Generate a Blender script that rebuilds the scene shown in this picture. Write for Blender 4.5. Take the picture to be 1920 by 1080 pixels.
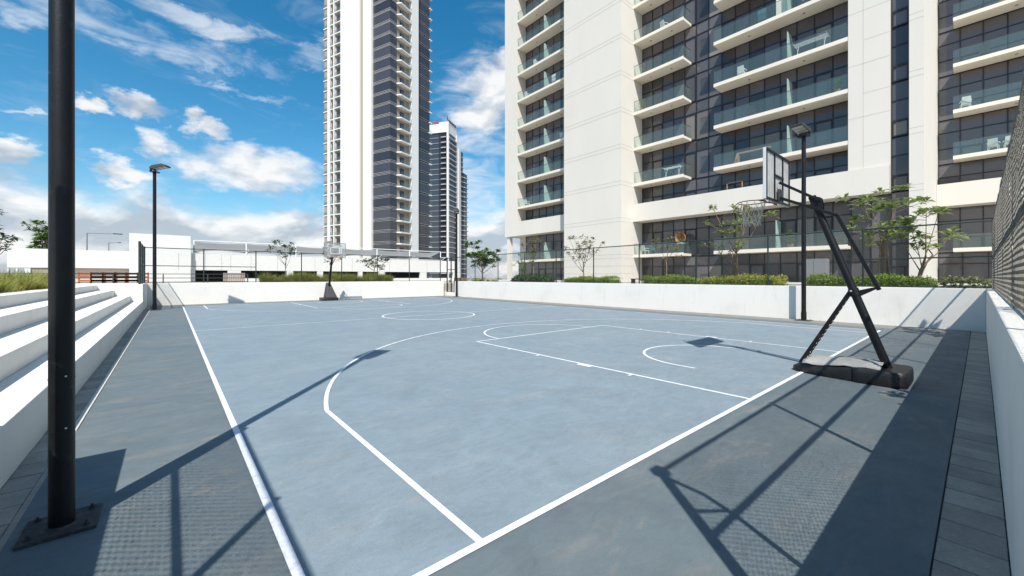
import bpy, math, random
import numpy as np
from mathutils import Vector, Matrix

S = bpy.context.scene
for o in list(bpy.data.objects):
    bpy.data.objects.remove(o)
C = S.collection
R = math.radians
rnd = random.Random(7)

# ------------------------------------------------------------------ camera
YAW = 40.5
cam_d = bpy.data.cameras.new('camera'); cam = bpy.data.objects.new('camera', cam_d); C.objects.link(cam)
cam.location = (0, 0, 1.6); cam.rotation_euler = (R(90), 0, R(-YAW))
cam_d.sensor_width = 36; cam_d.lens = 750 / 1920 * 36
cam_d.shift_y = -20.5 / 1920
cam_d.clip_start = 0.05; cam_d.clip_end = 9000
S.camera = cam

# ------------------------------------------------------------------ sun, sky, exposure
SUN_EL = 51.6; TX, TY = 0.645, 0.764           # the light travels towards +X +Y
ld = bpy.data.lights.new('sun', 'SUN'); ld.energy = 5.0; ld.angle = R(0.5); ld.color = (1.0, 0.958, 0.885)
sun = bpy.data.objects.new('sun', ld); C.objects.link(sun)
dv = Vector((math.cos(R(SUN_EL)) * TX, math.cos(R(SUN_EL)) * TY, -math.sin(R(SUN_EL))))
sun.rotation_euler = dv.to_track_quat('-Z', 'Y').to_euler(); sun.location = (-20, -24, 40)
S.view_settings.view_transform = 'Standard'; S.view_settings.look = 'None'
S.view_settings.exposure = 0.27; S.view_settings.gamma = 1.0
S.view_settings.use_curve_mapping = False

W = bpy.data.worlds.new('World'); S.world = W; W.use_nodes = True
wt = W.node_tree; wn, wl = wt.nodes, wt.links
for n in list(wn): wn.remove(n)


class NG:
    """tiny helper for wiring math nodes"""
    def __init__(s, t): s.t = t
    def put(s, sock, v):
        if hasattr(v, 'is_output'): s.t.links.new(v, sock)
        else: sock.default_value = v
    def m(s, op, a, b=0.0, c=0.0, clamp=False):
        n = s.t.nodes.new('ShaderNodeMath'); n.operation = op; n.use_clamp = clamp
        s.put(n.inputs[0], a); s.put(n.inputs[1], b)
        if op in ('MULTIPLY_ADD', 'SMOOTH_MAX', 'SMOOTH_MIN'): s.put(n.inputs[2], c)
        return n.outputs[0]
    def ramp(s, v, a, b, lo=0.0, hi=1.0, mode='SMOOTHSTEP'):
        n = s.t.nodes.new('ShaderNodeMapRange'); n.interpolation_type = mode
        s.put(n.inputs['Value'], v); n.inputs['From Min'].default_value = a; n.inputs['From Max'].default_value = b
        n.inputs['To Min'].default_value = lo; n.inputs['To Max'].default_value = hi
        return n.outputs[0]
    def noise(s, vec, scale, detail=5.0, rough=0.55, dist=0.0):
        n = s.t.nodes.new('ShaderNodeTexNoise')
        if vec is not None: s.t.links.new(vec, n.inputs['Vector'])
        n.inputs['Scale'].default_value = scale; n.inputs['Detail'].default_value = detail
        n.inputs['Roughness'].default_value = rough; n.inputs['Distortion'].default_value = dist
        return n.outputs['Fac']
    def mix(s, f, a, b, blend='MIX'):
        n = s.t.nodes.new('ShaderNodeMix'); n.data_type = 'RGBA'; n.blend_type = blend
        s.put(n.inputs[0], f); s.put(n.inputs[6], a if hasattr(a, 'is_output') else (*a, 1)); s.put(n.inputs[7], b if hasattr(b, 'is_output') else (*b, 1))
        return n.outputs[2]
    def vmul(s, v, k):
        n = s.t.nodes.new('ShaderNodeVectorMath'); n.operation = 'MULTIPLY'
        s.t.links.new(v, n.inputs[0]); n.inputs[1].default_value = k; return n.outputs[0]
    def vadd(s, v, k):
        n = s.t.nodes.new('ShaderNodeVectorMath'); n.operation = 'ADD'
        s.t.links.new(v, n.inputs[0]); s.put(n.inputs[1], k); return n.outputs[0]


def build_sky():
    g = NG(wt)
    sky = wn.new('ShaderNodeTexSky'); sky.sky_type = 'NISHITA'; sky.sun_disc = False
    sky.sun_elevation = R(SUN_EL); sky.sun_rotation = math.atan2(-TX, -TY)
    sky.air_density = 1.0; sky.dust_density = 0.6; sky.ozone_density = 2.2; sky.altitude = 0
    hs = wn.new('ShaderNodeHueSaturation'); hs.inputs['Hue'].default_value = 0.486; hs.inputs['Saturation'].default_value = 1.40; hs.inputs['Value'].default_value = 1.27
    wl.new(sky.outputs[0], hs.inputs['Color'])
    tc = wn.new('ShaderNodeTexCoord'); d = tc.outputs['Generated']
    sp = wn.new('ShaderNodeSeparateXYZ'); wl.new(d, sp.inputs[0])
    az = g.m('ARCTAN2', sp.outputs[0], sp.outputs[1])          # clockwise from +Y
    el = g.m('ARCSINE', sp.outputs[2])
    dd = g.vmul(d, (1, 1, 1.9))
    n1 = g.noise(dd, 7.5, 6, 0.54, 0.25)
    n1u = g.noise(g.vadd(dd, (-0.008, -0.01, 0.05)), 7.5, 3, 0.5, 0.25)
    n2 = g.noise(dd, 2.6, 2, 0.5)
    nw = g.noise(g.vmul(d, (1.0, 1.0, 3.4)), 6.0, 5, 0.6, 1.0)
    def dirs(u, v):
        k = (u - 960) / 750
        return R(YAW) + math.atan(k), math.atan((519.5 - v) / 750 * math.cos(math.atan(k)))
    # single cumulus clouds that stand in this sky: centre and half-size
    cum = [(300, 264, 52, 36), (262, 197, 66, 28), (392, 243, 52, 24), (362, 214, 30, 22), (462, 314, 150, 58), (395, 318, 70, 45), (220, 324, 66, 32),
           (30, 288, 70, 34), (935, 165, 70, 75), (895, 215, 70, 45), (165, 192, 50, 18), (960, 120, 60, 40)]
    wis = [(150, 22, 200, 42), (250, 62, 130, 40), (330, 92, 90, 34), (430, 112, 120, 34), (510, 132, 70, 26), (590, 108, 60, 30), (20, 12, 140, 36),
           (400, 50, 150, 26), (40, 212, 70, 10), (470, 175, 110, 14), (905, 270, 110, 210), (880, 330, 100, 190)]
    wx = wn.new('ShaderNodeTexNoise'); wl.new(dd, wx.inputs['Vector'])
    wx.inputs['Scale'].default_value = 17.0; wx.inputs['Detail'].default_value = 5; wx.inputs['Roughness'].default_value = 0.62
    ws = wn.new('ShaderNodeSeparateColor'); wl.new(wx.outputs['Color'], ws.inputs[0])
    azw = g.m('MULTIPLY_ADD', g.m('SUBTRACT', ws.outputs[0], 0.5), 0.10, az)
    elw = g.m('MULTIPLY_ADD', g.m('SUBTRACT', ws.outputs[1], 0.5), 0.085, el)
    def blobs(lst):
        cur = None; sy = None; sw = 0.02
        for u, v, du, dv_ in lst:
            a0, e0 = dirs(u, v); a1, _ = dirs(u + du, v); _, e1 = dirs(u, v - dv_)
            x = g.m('DIVIDE', g.m('SUBTRACT', azw, a0), a1 - a0); y = g.m('DIVIDE', g.m('SUBTRACT', elw, e0), e1 - e0)
            q = g.m('SUBTRACT', 1.0, g.m('MULTIPLY_ADD', x, x, g.m('MULTIPLY', y, y)))
            qp = g.m('MAXIMUM', q, 0.0)
            sy = g.m('MULTIPLY', qp, y) if sy is None else g.m('MULTIPLY_ADD', qp, y, sy)
            sw = g.m('ADD', qp, sw)
            cur = q if cur is None else g.m('MAXIMUM', cur, q)
        return cur, g.m('DIVIDE', sy, sw)
    bq, by_ = blobs(cum)
    b1 = g.m('MAXIMUM', bq, -0.9)
    # bank of cloud along the horizon, all the way round
    top = g.m('MULTIPLY_ADD', n2, 0.17, 0.105)
    bank = g.m('DIVIDE', g.m('SUBTRACT', top, elw), 0.075)
    bank = g.m('MINIMUM', bank, 1.1)
    dens = g.m('ADD', g.m('MAXIMUM', b1, bank), g.m('MULTIPLY', g.m('SUBTRACT', n1, 0.5), 1.9))
    mask = g.m('MULTIPLY', g.ramp(dens, 0.0, 1.0), 0.95)
    b2, _y = blobs(wis)
    b2 = g.m('MAXIMUM', b2, -0.8)
    dw = g.m('ADD', b2, g.m('MULTIPLY', g.m('SUBTRACT', nw, 0.5), 3.4))
    wm = g.m('MULTIPLY', g.ramp(dw, 0.15, 1.8), 0.75)
    veil = g.m('MULTIPLY', g.ramp(nw, 0.5, 0.8), 0.18)      # thin high veil anywhere
    wm = g.m('MAXIMUM', wm, veil)
    # sunlit tops, grey undersides
    lit = g.m('MULTIPLY_ADD', g.m('SUBTRACT', n1, n1u), 5.0, 0.60)
    lit = g.m('MULTIPLY_ADD', g.m('SUBTRACT', ws.outputs[2], 0.5), 0.9, lit)
    lit = g.m('MULTIPLY_ADD', by_, 0.42, lit)
    low = g.ramp(el, 0.0, 0.24, -0.42, 0.10)
    lit = g.m('ADD', lit, low, clamp=True)
    ccol = g.mix(lit, (4.1, 4.7, 5.4), (8.2, 8.2, 8.2))
    c1 = g.mix(wm, hs.outputs[0], (7.2, 7.7, 8.2))
    c2 = g.mix(mask, c1, ccol)
    bg = wn.new('ShaderNodeBackground'); bg.inputs['Strength'].default_value = 0.1
    wl.new(c2, bg.inputs['Color'])
    out = wn.new('ShaderNodeOutputWorld'); wl.new(bg.outputs[0], out.inputs['Surface'])


build_sky()
W.cycles.sampling_method = 'MANUAL'; W.cycles.sample_map_resolution = 512
S.render.engine = 'CYCLES'
S.cycles.max_bounces = 7; S.cycles.diffuse_bounces = 3; S.cycles.glossy_bounces = 3; S.cycles.transparent_max_bounces = 14
S.cycles.caustics_reflective = False; S.cycles.caustics_refractive = False

# ------------------------------------------------------------------ materials
MATS = {}


def mat(name, col, rough=0.6, metal=0.0, var=0.0, vscale=3.0, bump=0.0, bscale=60.0, spec=0.5, col2=None, c2scale=1.2, c2lo=0.5, c2hi=0.7,
        objvar=0.0, stretch=None, fine=0.0):
    if name in MATS: return MATS[name]
    m = bpy.data.materials.new(name); m.use_nodes = True; t = m.node_tree; g = NG(t)
    b = t.nodes['Principled BSDF']
    b.inputs['Roughness'].default_value = rough; b.inputs['Metallic'].default_value = metal
    b.inputs['Specular IOR Level'].default_value = spec
    tc = t.nodes.new('ShaderNodeNewGeometry'); p = tc.outputs['Position']
    if stretch: p = g.vmul(p, stretch)
    c = col
    if col2 is not None:
        c = g.mix(g.ramp(g.noise(p, c2scale, 6, 0.6, 0.4), c2lo, c2hi), c, col2)
    if var:
        f = g.ramp(g.noise(p, vscale, 6, 0.6), 0.3, 0.7, 1 - var, 1 + var, 'LINEAR')
        c = g.mix(1.0, c, g_comb(g, f), 'MULTIPLY')
    if fine:
        f = g.ramp(g.noise(p, 45.0, 3, 0.6), 0.3, 0.7, 1 - fine, 1 + fine, 'LINEAR')
        c = g.mix(1.0, c, g_comb(g, f), 'MULTIPLY')
    if objvar:
        oi = t.nodes.new('ShaderNodeObjectInfo')
        f = g.ramp(oi.outputs['Random'], 0, 1, 1 - objvar, 1 + objvar, 'LINEAR')
        c = g.mix(1.0, c, g_comb(g, f), 'MULTIPLY')
    g.put(b.inputs['Base Color'], c if hasattr(c, 'is_output') else (*c, 1))
    if bump:
        bn = t.nodes.new('ShaderNodeBump'); bn.inputs['Strength'].default_value = bump; bn.inputs['Distance'].default_value = 0.02
        t.links.new(g.noise(p, bscale, 4, 0.6), bn.inputs['Height']); t.links.new(bn.outputs[0], b.inputs['Normal'])
    MATS[name] = m
    return m


def g_comb(g, f):
    n = g.t.nodes.new('ShaderNodeCombineColor')
    for i in range(3): g.t.links.new(f, n.inputs[i])
    return n.outputs[0]


def mat_leaf(name, a, b_, trans=0.35):
    m = bpy.data.materials.new(name); m.use_nodes = True; t = m.node_tree; g = NG(t)
    b = t.nodes['Principled BSDF']; b.inputs['Roughness'].default_value = 0.45
    geo = t.nodes.new('ShaderNodeNewGeometry')
    f = geo.outputs['Random Per Island']
    c = g.mix(f, a, b_)
    t.links.new(c, b.inputs['Base Color'])
    tr = t.nodes.new('ShaderNodeBsdfTranslucent'); t.links.new(c, tr.inputs['Color'])
    ms = t.nodes.new('ShaderNodeMixShader'); ms.inputs[0].default_value = trans
    t.links.new(b.outputs[0], ms.inputs[1]); t.links.new(tr.outputs[0], ms.inputs[2])
    t.links.new(ms.outputs[0], t.nodes['Material Output'].inputs['Surface'])
    MATS[name] = m
    return m


def mat_glass_thin(name, tint, refl=0.12, haze=0.0, hcol=(0.5, 0.6, 0.58)):
    """clear sheet: tinted see-through plus a fresnel reflection"""
    m = bpy.data.materials.new(name); m.use_nodes = True; t = m.node_tree; g = NG(t)
    for n in list(t.nodes):
        if n.type == 'BSDF_PRINCIPLED': t.nodes.remove(n)
    tr = t.nodes.new('ShaderNodeBsdfTransparent'); tr.inputs[0].default_value = (*tint, 1)
    gl = t.nodes.new('ShaderNodeBsdfGlossy'); gl.inputs['Roughness'].default_value = 0.03
    lw_ = t.nodes.new('ShaderNodeLayerWeight'); lw_.inputs['Blend'].default_value = 0.5
    frv = g.m('MULTIPLY_ADD', g.m('POWER', lw_.outputs['Facing'], 5.0), 0.96, 0.04)
    ms = t.nodes.new('ShaderNodeMixShader'); t.links.new(g.m('MULTIPLY', frv, refl / 0.12, clamp=True), ms.inputs[0])
    t.links.new(tr.outputs[0], ms.inputs[1]); t.links.new(gl.outputs[0], ms.inputs[2])
    o = ms.outputs[0]
    if haze:
        df = t.nodes.new('ShaderNodeBsdfDiffuse'); df.inputs[0].default_value = (*hcol, 1)
        m2 = t.nodes.new('ShaderNodeMixShader'); m2.inputs[0].default_value = haze
        t.links.new(o, m2.inputs[1]); t.links.new(df.outputs[0], m2.inputs[2]); o = m2.outputs[0]
    t.links.new(o, t.nodes['Material Output'].inputs['Surface'])
    MATS[name] = m
    return m


def mat_court(name, base, patch, dust, st=(1, 1, 1), amt=1.0):
    m = bpy.data.materials.new(name); m.use_nodes = True; t = m.node_tree; g = NG(t)
    b = t.nodes['Principled BSDF']; b.inputs['Specular IOR Level'].default_value = 0.3
    p = t.nodes.new('ShaderNodeNewGeometry').outputs['Position']
    c = g.mix(g.m('MULTIPLY', g.ramp(g.noise(p, 0.35, 6, 0.62, 0.6), 0.36, 0.68), 0.55 * amt), base, patch)
    ps = g.vmul(p, (1.0, 3.5, 1))
    c = g.mix(g.m('MULTIPLY', g.ramp(g.noise(ps, 0.9, 7, 0.66, 1.0), 0.5, 0.8), 0.5 * amt), c, dust)
    f1 = g.ramp(g.noise(p, 1.6, 7, 0.68, 0.8), 0.25, 0.75, 0.88, 1.12, 'LINEAR')
    c = g.mix(1.0, c, g_comb(g, f1), 'MULTIPLY')
    f3 = g.ramp(g.noise(g.vmul(p, (1.0, 2.6, 1)), 4.2, 6, 0.7, 1.2), 0.3, 0.72, 0.90, 1.10, 'LINEAR')      # broom and squeegee marks
    c = g.mix(1.0, c, g_comb(g, f3), 'MULTIPLY')
    tn = g.ramp(g.noise(p, 1.1, 6, 0.72, 1.5), 0.60, 0.74)                                                # tan dust patches
    c = g.mix(g.m('MULTIPLY', tn, 0.6 * amt), c, dust)
    f2 = g.ramp(g.noise(p, 140, 2, 0.6), 0.3, 0.7, 0.88, 1.12, 'LINEAR')
    c = g.mix(1.0, c, g_comb(g, f2), 'MULTIPLY')
    # small dark scuffs
    sc = g.ramp(g.noise(g.vmul(p, (1.0, 1.6, 1)), 6.5, 4, 0.7, 2.0), 0.64, 0.72)
    c = g.mix(g.m('MULTIPLY', sc, 0.34), c, tuple(x * 0.45 for x in base))
    t.links.new(c, b.inputs['Base Color'])
    g.put(b.inputs['Roughness'], g.ramp(g.noise(p, 1.7, 5, 0.6), 0.3, 0.7, 0.55, 0.8, 'LINEAR'))
    bn = t.nodes.new('ShaderNodeBump'); bn.inputs['Strength'].default_value = 0.25; bn.inputs['Distance'].default_value = 0.004
    t.links.new(g.noise(p, 130, 3, 0.6), bn.inputs['Height']); t.links.new(bn.outputs[0], b.inputs['Normal'])
    MATS[name] = m
    return m


mat_court('court_blue', (0.196, 0.250, 0.286), (0.226, 0.270, 0.292), (0.305, 0.292, 0.268))
mat_court('apron_blue', (0.118, 0.150, 0.166), (0.148, 0.170, 0.174), (0.26, 0.228, 0.186), amt=1.2)
mat('line_paint', (0.78, 0.79, 0.80), 0.6, var=0.06, vscale=5, col2=(0.55, 0.58, 0.62), c2scale=7, c2lo=0.50, c2hi=0.74, fine=0.08)
def mat_stucco():
    m = bpy.data.materials.new('stucco'); m.use_nodes = True; t = m.node_tree; g = NG(t)
    b = t.nodes['Principled BSDF']; b.inputs['Roughness'].default_value = 0.85; b.inputs['Specular IOR Level'].default_value = 0.25
    p = t.nodes.new('ShaderNodeNewGeometry').outputs['Position']
    c = g.mix(g.ramp(g.noise(p, 0.9, 5, 0.6), 0.45, 0.8), (0.81, 0.775, 0.715), (0.74, 0.70, 0.64))
    st = g.ramp(g.noise(g.vmul(p, (2.6, 2.6, 0.22)), 2.4, 5, 0.6, 0.3), 0.57, 0.78)     # run-off streaks
    c = g.mix(g.m('MULTIPLY', st, 0.42), c, (0.56, 0.52, 0.46))
    sp = g.ramp(g.noise(p, 5.0, 3, 0.5, 0.5), 0.70, 0.78)                                # knocks and smudges
    c = g.mix(g.m('MULTIPLY', sp, 0.35), c, (0.50, 0.48, 0.45))
    t.links.new(c, b.inputs['Base Color'])
    bn = t.nodes.new('ShaderNodeBump'); bn.inputs['Strength'].default_value = 0.22; bn.inputs['Distance'].default_value = 0.02
    h = g.m('ADD', g.noise(p, 60, 3, 0.6), g.m('MULTIPLY', g.noise(p, 2.2, 3, 0.5), 1.6))
    t.links.new(h, bn.inputs['Height']); t.links.new(bn.outputs[0], b.inputs['Normal'])
    MATS['stucco'] = m


mat_stucco()
mat('facade', (0.67, 0.635, 0.57), 0.75, var=0.025, vscale=0.35, col2=(0.64, 0.60, 0.53), c2scale=0.25, c2lo=0.5, c2hi=0.8, stretch=(1, 1, 0.35))
mat('facade_joint', (0.52, 0.49, 0.445), 0.8)
mat('slab_paint', (0.76, 0.70, 0.60), 0.75, var=0.03, vscale=0.8)
mat('far_white', (0.71, 0.70, 0.675), 0.75, var=0.02, vscale=0.1)
mat('paver', (0.36, 0.32, 0.275), 0.85, var=0.16, vscale=4, bump=0.3, bscale=80, objvar=0.14, fine=0.1)
mat('joint', (0.05, 0.047, 0.044), 0.95)
mat('gutter', (0.21, 0.205, 0.19), 0.9, var=0.12, vscale=2.5, bump=0.2, bscale=70, fine=0.06)
mat('edging', (0.58, 0.55, 0.50), 0.85, var=0.1, vscale=6)
mat('black_paint', (0.008, 0.008, 0.009), 0.42, var=0.3, vscale=7, bump=0.10, bscale=90, spec=0.3, col2=(0.038, 0.036, 0.033), c2scale=11, c2lo=0.58, c2hi=0.76)  # paler specks mixed into the black imitate speckled highlights on the lamp pole
mat('black_plastic', (0.014, 0.014, 0.015), 0.5, bump=0.1, bscale=35, col2=(0.05, 0.046, 0.04), c2scale=6, c2lo=0.5, c2hi=0.75)
mat('plate_rust', (0.040, 0.036, 0.035), 0.75, var=0.35, vscale=12, bump=0.4, bscale=40, col2=(0.11, 0.085, 0.07), c2scale=14)
mat('fence_green', (0.020, 0.036, 0.034), 0.45, var=0.1)
mat('fence_wire', (0.24, 0.22, 0.185), 0.55, metal=0.15, var=0.2, vscale=3)
mat('fence_wire_dark', (0.050, 0.062, 0.056), 0.5)
mat('tower_fin', (0.46, 0.46, 0.47), 0.6)
mat('rail_dark', (0.045, 0.042, 0.040), 0.5)
mat('glass_dark', (0.085, 0.079, 0.083), 0.04, spec=0.65, objvar=0.5)
mat('glass_tower', (0.050, 0.050, 0.058), 0.10, spec=0.5, objvar=0.3)
mat('glass_far', (0.045, 0.055, 0.070), 0.15, spec=0.7, objvar=0.25)
mat('curtain', (0.19, 0.17, 0.15), 0.15, spec=0.6, objvar=0.6)
mat('mullion', (0.013, 0.013, 0.018), 0.45)
mat('dark_inside', (0.018, 0.017, 0.016), 0.9)
mat('grey_metal', (0.30, 0.30, 0.30), 0.45, metal=0.5)
mat('alu', (0.55, 0.55, 0.55), 0.4, metal=0.8)
mat('lamp_face', (0.42, 0.40, 0.36), 0.35)
mat('acrylic', (0.47, 0.45, 0.42), 0.35, var=0.14, vscale=5, col2=(0.30, 0.27, 0.23), c2scale=4, c2lo=0.5, c2hi=0.75)
mat('acrylic_edge', (0.60, 0.60, 0.62), 0.4)
mat('rim_red', (0.24, 0.07, 0.05), 0.5, var=0.2, vscale=20)
mat('net', (0.66, 0.58, 0.50), 0.9)
mat('bolt', (0.62, 0.61, 0.58), 0.35, metal=0.7)
mat('cover_cloth', (0.34, 0.33, 0.31), 0.75, bump=0.5, bscale=14, var=0.12, vscale=5)
mat('pad_grey', (0.045, 0.045, 0.045), 0.7, var=0.1, vscale=8)
mat('bark', (0.24, 0.16, 0.11), 0.85, var=0.25, vscale=14, bump=0.4, bscale=50)
mat('stake', (0.36, 0.21, 0.12), 0.85, var=0.2, vscale=10)
mat('deck', (0.42, 0.39, 0.345), 0.85, var=0.1, vscale=0.8, fine=0.05)
mat('soil', (0.16, 0.12, 0.085), 0.95, var=0.25, vscale=4, bump=0.5, bscale=25)
mat('ground', (0.36, 0.32, 0.26), 0.95, var=0.15, vscale=0.02, col2=(0.13, 0.17, 0.08), c2scale=0.012)
mat('far_green', (0.10, 0.13, 0.07), 0.9, var=0.3, vscale=0.05)

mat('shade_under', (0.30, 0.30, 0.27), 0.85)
mat('white_metal', (0.78, 0.78, 0.77), 0.45)
mat('tan_wall', (0.33, 0.28, 0.23), 0.8)
mat('orange', (0.42, 0.12, 0.035), 0.6, var=0.15, vscale=2)
mat('orange2', (0.50, 0.26, 0.07), 0.6, var=0.15, vscale=2)
mat('pale_pink', (0.66, 0.55, 0.49), 0.7)
mat('wood_brown', (0.22, 0.14, 0.06), 0.6, var=0.25, vscale=5, stretch=(4, 4, 0.5))
mat('wicker', (0.36, 0.17, 0.06), 0.7, bump=0.6, bscale=30, var=0.3, vscale=12)
mat('white_plastic', (0.72, 0.72, 0.70), 0.5)
mat('teal_cloth', (0.05, 0.14, 0.16), 0.85)
mat('towel', (0.66, 0.66, 0.68), 0.9)
mat('dark_cloth', (0.05, 0.05, 0.055), 0.9)
mat('crane_red', (0.42, 0.05, 0.03), 0.5)
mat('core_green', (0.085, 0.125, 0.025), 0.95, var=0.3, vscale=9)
mat_leaf('shade_cloth', (0.48, 0.48, 0.47), (0.48, 0.48, 0.47), 0.4)
mat_leaf('leaf_light', (0.170, 0.240, 0.060), (0.330, 0.370, 0.140))
mat_leaf('leaf_dull', (0.121, 0.149, 0.061), (0.257, 0.250, 0.128))
mat_leaf('leaf_green', (0.077, 0.168, 0.025), (0.154, 0.259, 0.056))
mat_leaf('leaf_dark', (0.022, 0.056, 0.015), (0.062, 0.112, 0.035), 0.2)
mat_leaf('leaf_hedge', (0.180, 0.270, 0.035), (0.290, 0.370, 0.075))
mat_leaf('leaf_yellow', (0.290, 0.310, 0.030), (0.400, 0.390, 0.075))
mat_leaf('grass', (0.220, 0.260, 0.040), (0.440, 0.400, 0.120), 0.45)
mat_glass_thin('balustrade', (0.90, 0.95, 0.94), 0.14, 0.06, (0.40, 0.50, 0.45))
mat_glass_thin('balustrade_far', (0.85, 0.9, 0.89), 0.12, 0.05)
mat_glass_thin('frosted', (0.55, 0.72, 0.68), 0.10, 0.62, (0.52, 0.66, 0.62))
mat_glass_thin('clear_board', (0.86, 0.87, 0.87), 0.14, 0.22, (0.62, 0.62, 0.63))

# ------------------------------------------------------------------ geometry helpers


class MB:
    def __init__(s): s.v = []; s.f = []
    def add(s, vs, fs):
        n = len(s.v); s.v += [tuple(p) for p in vs]; s.f += [tuple(i + n for i in f) for f in fs]; return s
    def box(s, x0, x1, y0, y1, z0, z1):
        return s.add([(x0, y0, z0), (x1, y0, z0), (x1, y1, z0), (x0, y1, z0), (x0, y0, z1), (x1, y0, z1), (x1, y1, z1), (x0, y1, z1)],
                     [(3, 2, 1, 0), (4, 5, 6, 7), (0, 1, 5, 4), (1, 2, 6, 5), (2, 3, 7, 6), (3, 0, 4, 7)])
    def tube(s, p0, p1, r0, r1=None, n=8, cap=True):
        r1 = r0 if r1 is None else r1
        a, b = Vector(p0), Vector(p1); d = (b - a).normalized()
        u = d.orthogonal().normalized()
        if abs(d.z) > 0.999: u = Vector((1, 0, 0))
        w = d.cross(u)
        vs = []
        for c, r in ((a, r0), (b, r1)):
            for i in range(n):
                t = 2 * math.pi * i / n
                vs.append(c + u * (r * math.cos(t)) + w * (r * math.sin(t)))
        fs = [(i, (i + 1) % n, n + (i + 1) % n, n + i) for i in range(n)]
        if cap: fs += [tuple(range(n - 1, -1, -1)), tuple(range(n, 2 * n))]
        return s.add(vs, fs)
    def path(s, pts, rs, n=8):
        if not hasattr(rs, '__len__'): rs = [rs] * len(pts)
        P = [Vector(p) for p in pts]; vs = []; u = None
        for i, p in enumerate(P):
            d = (P[min(i + 1, len(P) - 1)] - P[max(i - 1, 0)]).normalized()
            u = d.orthogonal().normalized() if u is None else (u - d * u.dot(d)).normalized()
            w = d.cross(u)
            for k in range(n):
                t = 2 * math.pi * k / n
                vs.append(p + u * (rs[i] * math.cos(t)) + w * (rs[i] * math.sin(t)))
        fs = []
        for i in range(len(P) - 1):
            for k in range(n):
                a = i * n + k; b = i * n + (k + 1) % n
                fs.append((a, b, b + n, a + n))
        fs += [tuple(range(n - 1, -1, -1)), tuple(range((len(P) - 1) * n, len(P) * n))]
        return s.add(vs, fs)
    def bar(s, p0, p1, w, h, up=(0, 0, 1), w1=None, h1=None):
        a, b = Vector(p0), Vector(p1); d = (b - a).normalized(); up = Vector(up)
        sx = d.cross(up).normalized(); uz = sx.cross(d).normalized()
        w1 = w if w1 is None else w1; h1 = h if h1 is None else h1
        vs = []
        for c, ww, hh in ((a, w, h), (b, w1, h1)):
            for i, j in ((-1, -1), (1, -1), (1, 1), (-1, 1)):
                vs.append(c + sx * (ww / 2 * i) + uz * (hh / 2 * j))
        return s.add(vs, [(3, 2, 1, 0), (4, 5, 6, 7), (0, 1, 5, 4), (1, 2, 6, 5), (2, 3, 7, 6), (3, 0, 4, 7)])
    def prism(s, poly, axis, a0, a1):
        """extrude a 2D polygon along an axis; poly is in the other two axes"""
        n = len(poly)
        def mk(p, a):
            return {'x': (a, p[0], p[1]), 'y': (p[0], a, p[1]), 'z': (p[0], p[1], a)}[axis]
        vs = [mk(p, a0) for p in poly] + [mk(p, a1) for p in poly]
        fs = [tuple(range(n - 1, -1, -1)), tuple(range(n, 2 * n))] + [(i, (i + 1) % n, n + (i + 1) % n, n + i) for i in range(n)]
        return s.add(vs, fs)
    def sheet(s, x0, x1, y0, y1, z):
        return s.add([(x0, y0, z), (x1, y0, z), (x1, y1, z), (x0, y1, z)], [(0, 1, 2, 3)])
    def build(s, name, m, parent=None, org=(0, 0, 0), smooth=None, bevel=0.0, fixn=False):
        me = bpy.data.meshes.new(name)
        ox, oy, oz = org
        me.from_pydata([(x - ox, y - oy, z - oz) for x, y, z in s.v], [], s.f)
        if fixn:
            import bmesh
            bm = bmesh.new(); bm.from_mesh(me); bmesh.ops.recalc_face_normals(bm, faces=bm.faces); bm.to_mesh(me); bm.free()
        me.materials.append(MATS[m])
        if smooth is not None:
            me.polygons.foreach_set('use_smooth', [True] * len(me.polygons)); me.set_sharp_from_angle(angle=R(smooth))
        o = bpy.data.objects.new(name, me); C.objects.link(o)
        if parent is not None: o.parent = parent
        if bevel:
            md = o.modifiers.new('bevel', 'BEVEL'); md.width = bevel; md.segments = 2; md.limit_method = 'ANGLE'; md.angle_limit = R(40)
        return o


def tag(o, label=None, cat=None, group=None, kind=None):
    if label: o['label'] = label
    if cat: o['category'] = cat
    if group: o['group'] = group
    if kind: o['kind'] = kind
    return o


def thing(name, loc, label, cat, group=None, rz=0.0):
    o = bpy.data.objects.new(name, None); C.objects.link(o); o.location = loc; o.rotation_euler = (0, 0, rz)
    o.empty_display_size = 0.2
    return tag(o, label, cat, group)


def link_copy(src, parent, loc=None, scale=None, rot=None):
    c = src.copy(); C.objects.link(c); c.parent = parent
    if loc is not None: c.location = loc
    if scale is not None: c.scale = scale
    if rot is not None: c.rotation_euler = rot
    return c


def copy_tree(o, parent=None):
    c = o.copy(); C.objects.link(c); c.parent = parent
    for ch in list(o.children): copy_tree(ch, c)
    return c


def unit_box_mesh(name, m):
    b = MB().box(-0.5, 0.5, -0.5, 0.5, -0.5, 0.5)
    me = bpy.data.meshes.new(name); me.from_pydata(b.v, [], b.f); me.materials.append(MATS[m]); return me


def inst(name, me, parent, loc, scale, rot=(0, 0, 0)):
    o = bpy.data.objects.new(name, me); C.objects.link(o); o.parent = parent
    o.location = loc; o.scale = scale; o.rotation_euler = rot
    return o


# ------------------------------------------------------------------ levels and lines of the place (metres)
WT = 1.26                                   # top of the low white walls
XR, YE, YN, XL = 18.1, 30.0, -0.11, -0.98   # inner faces of right, end, near walls and of the bench front
CX0, CX1, CY0, CY1 = 0.52, 16.08, 1.94, 28.2
DECK = 1.04

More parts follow.
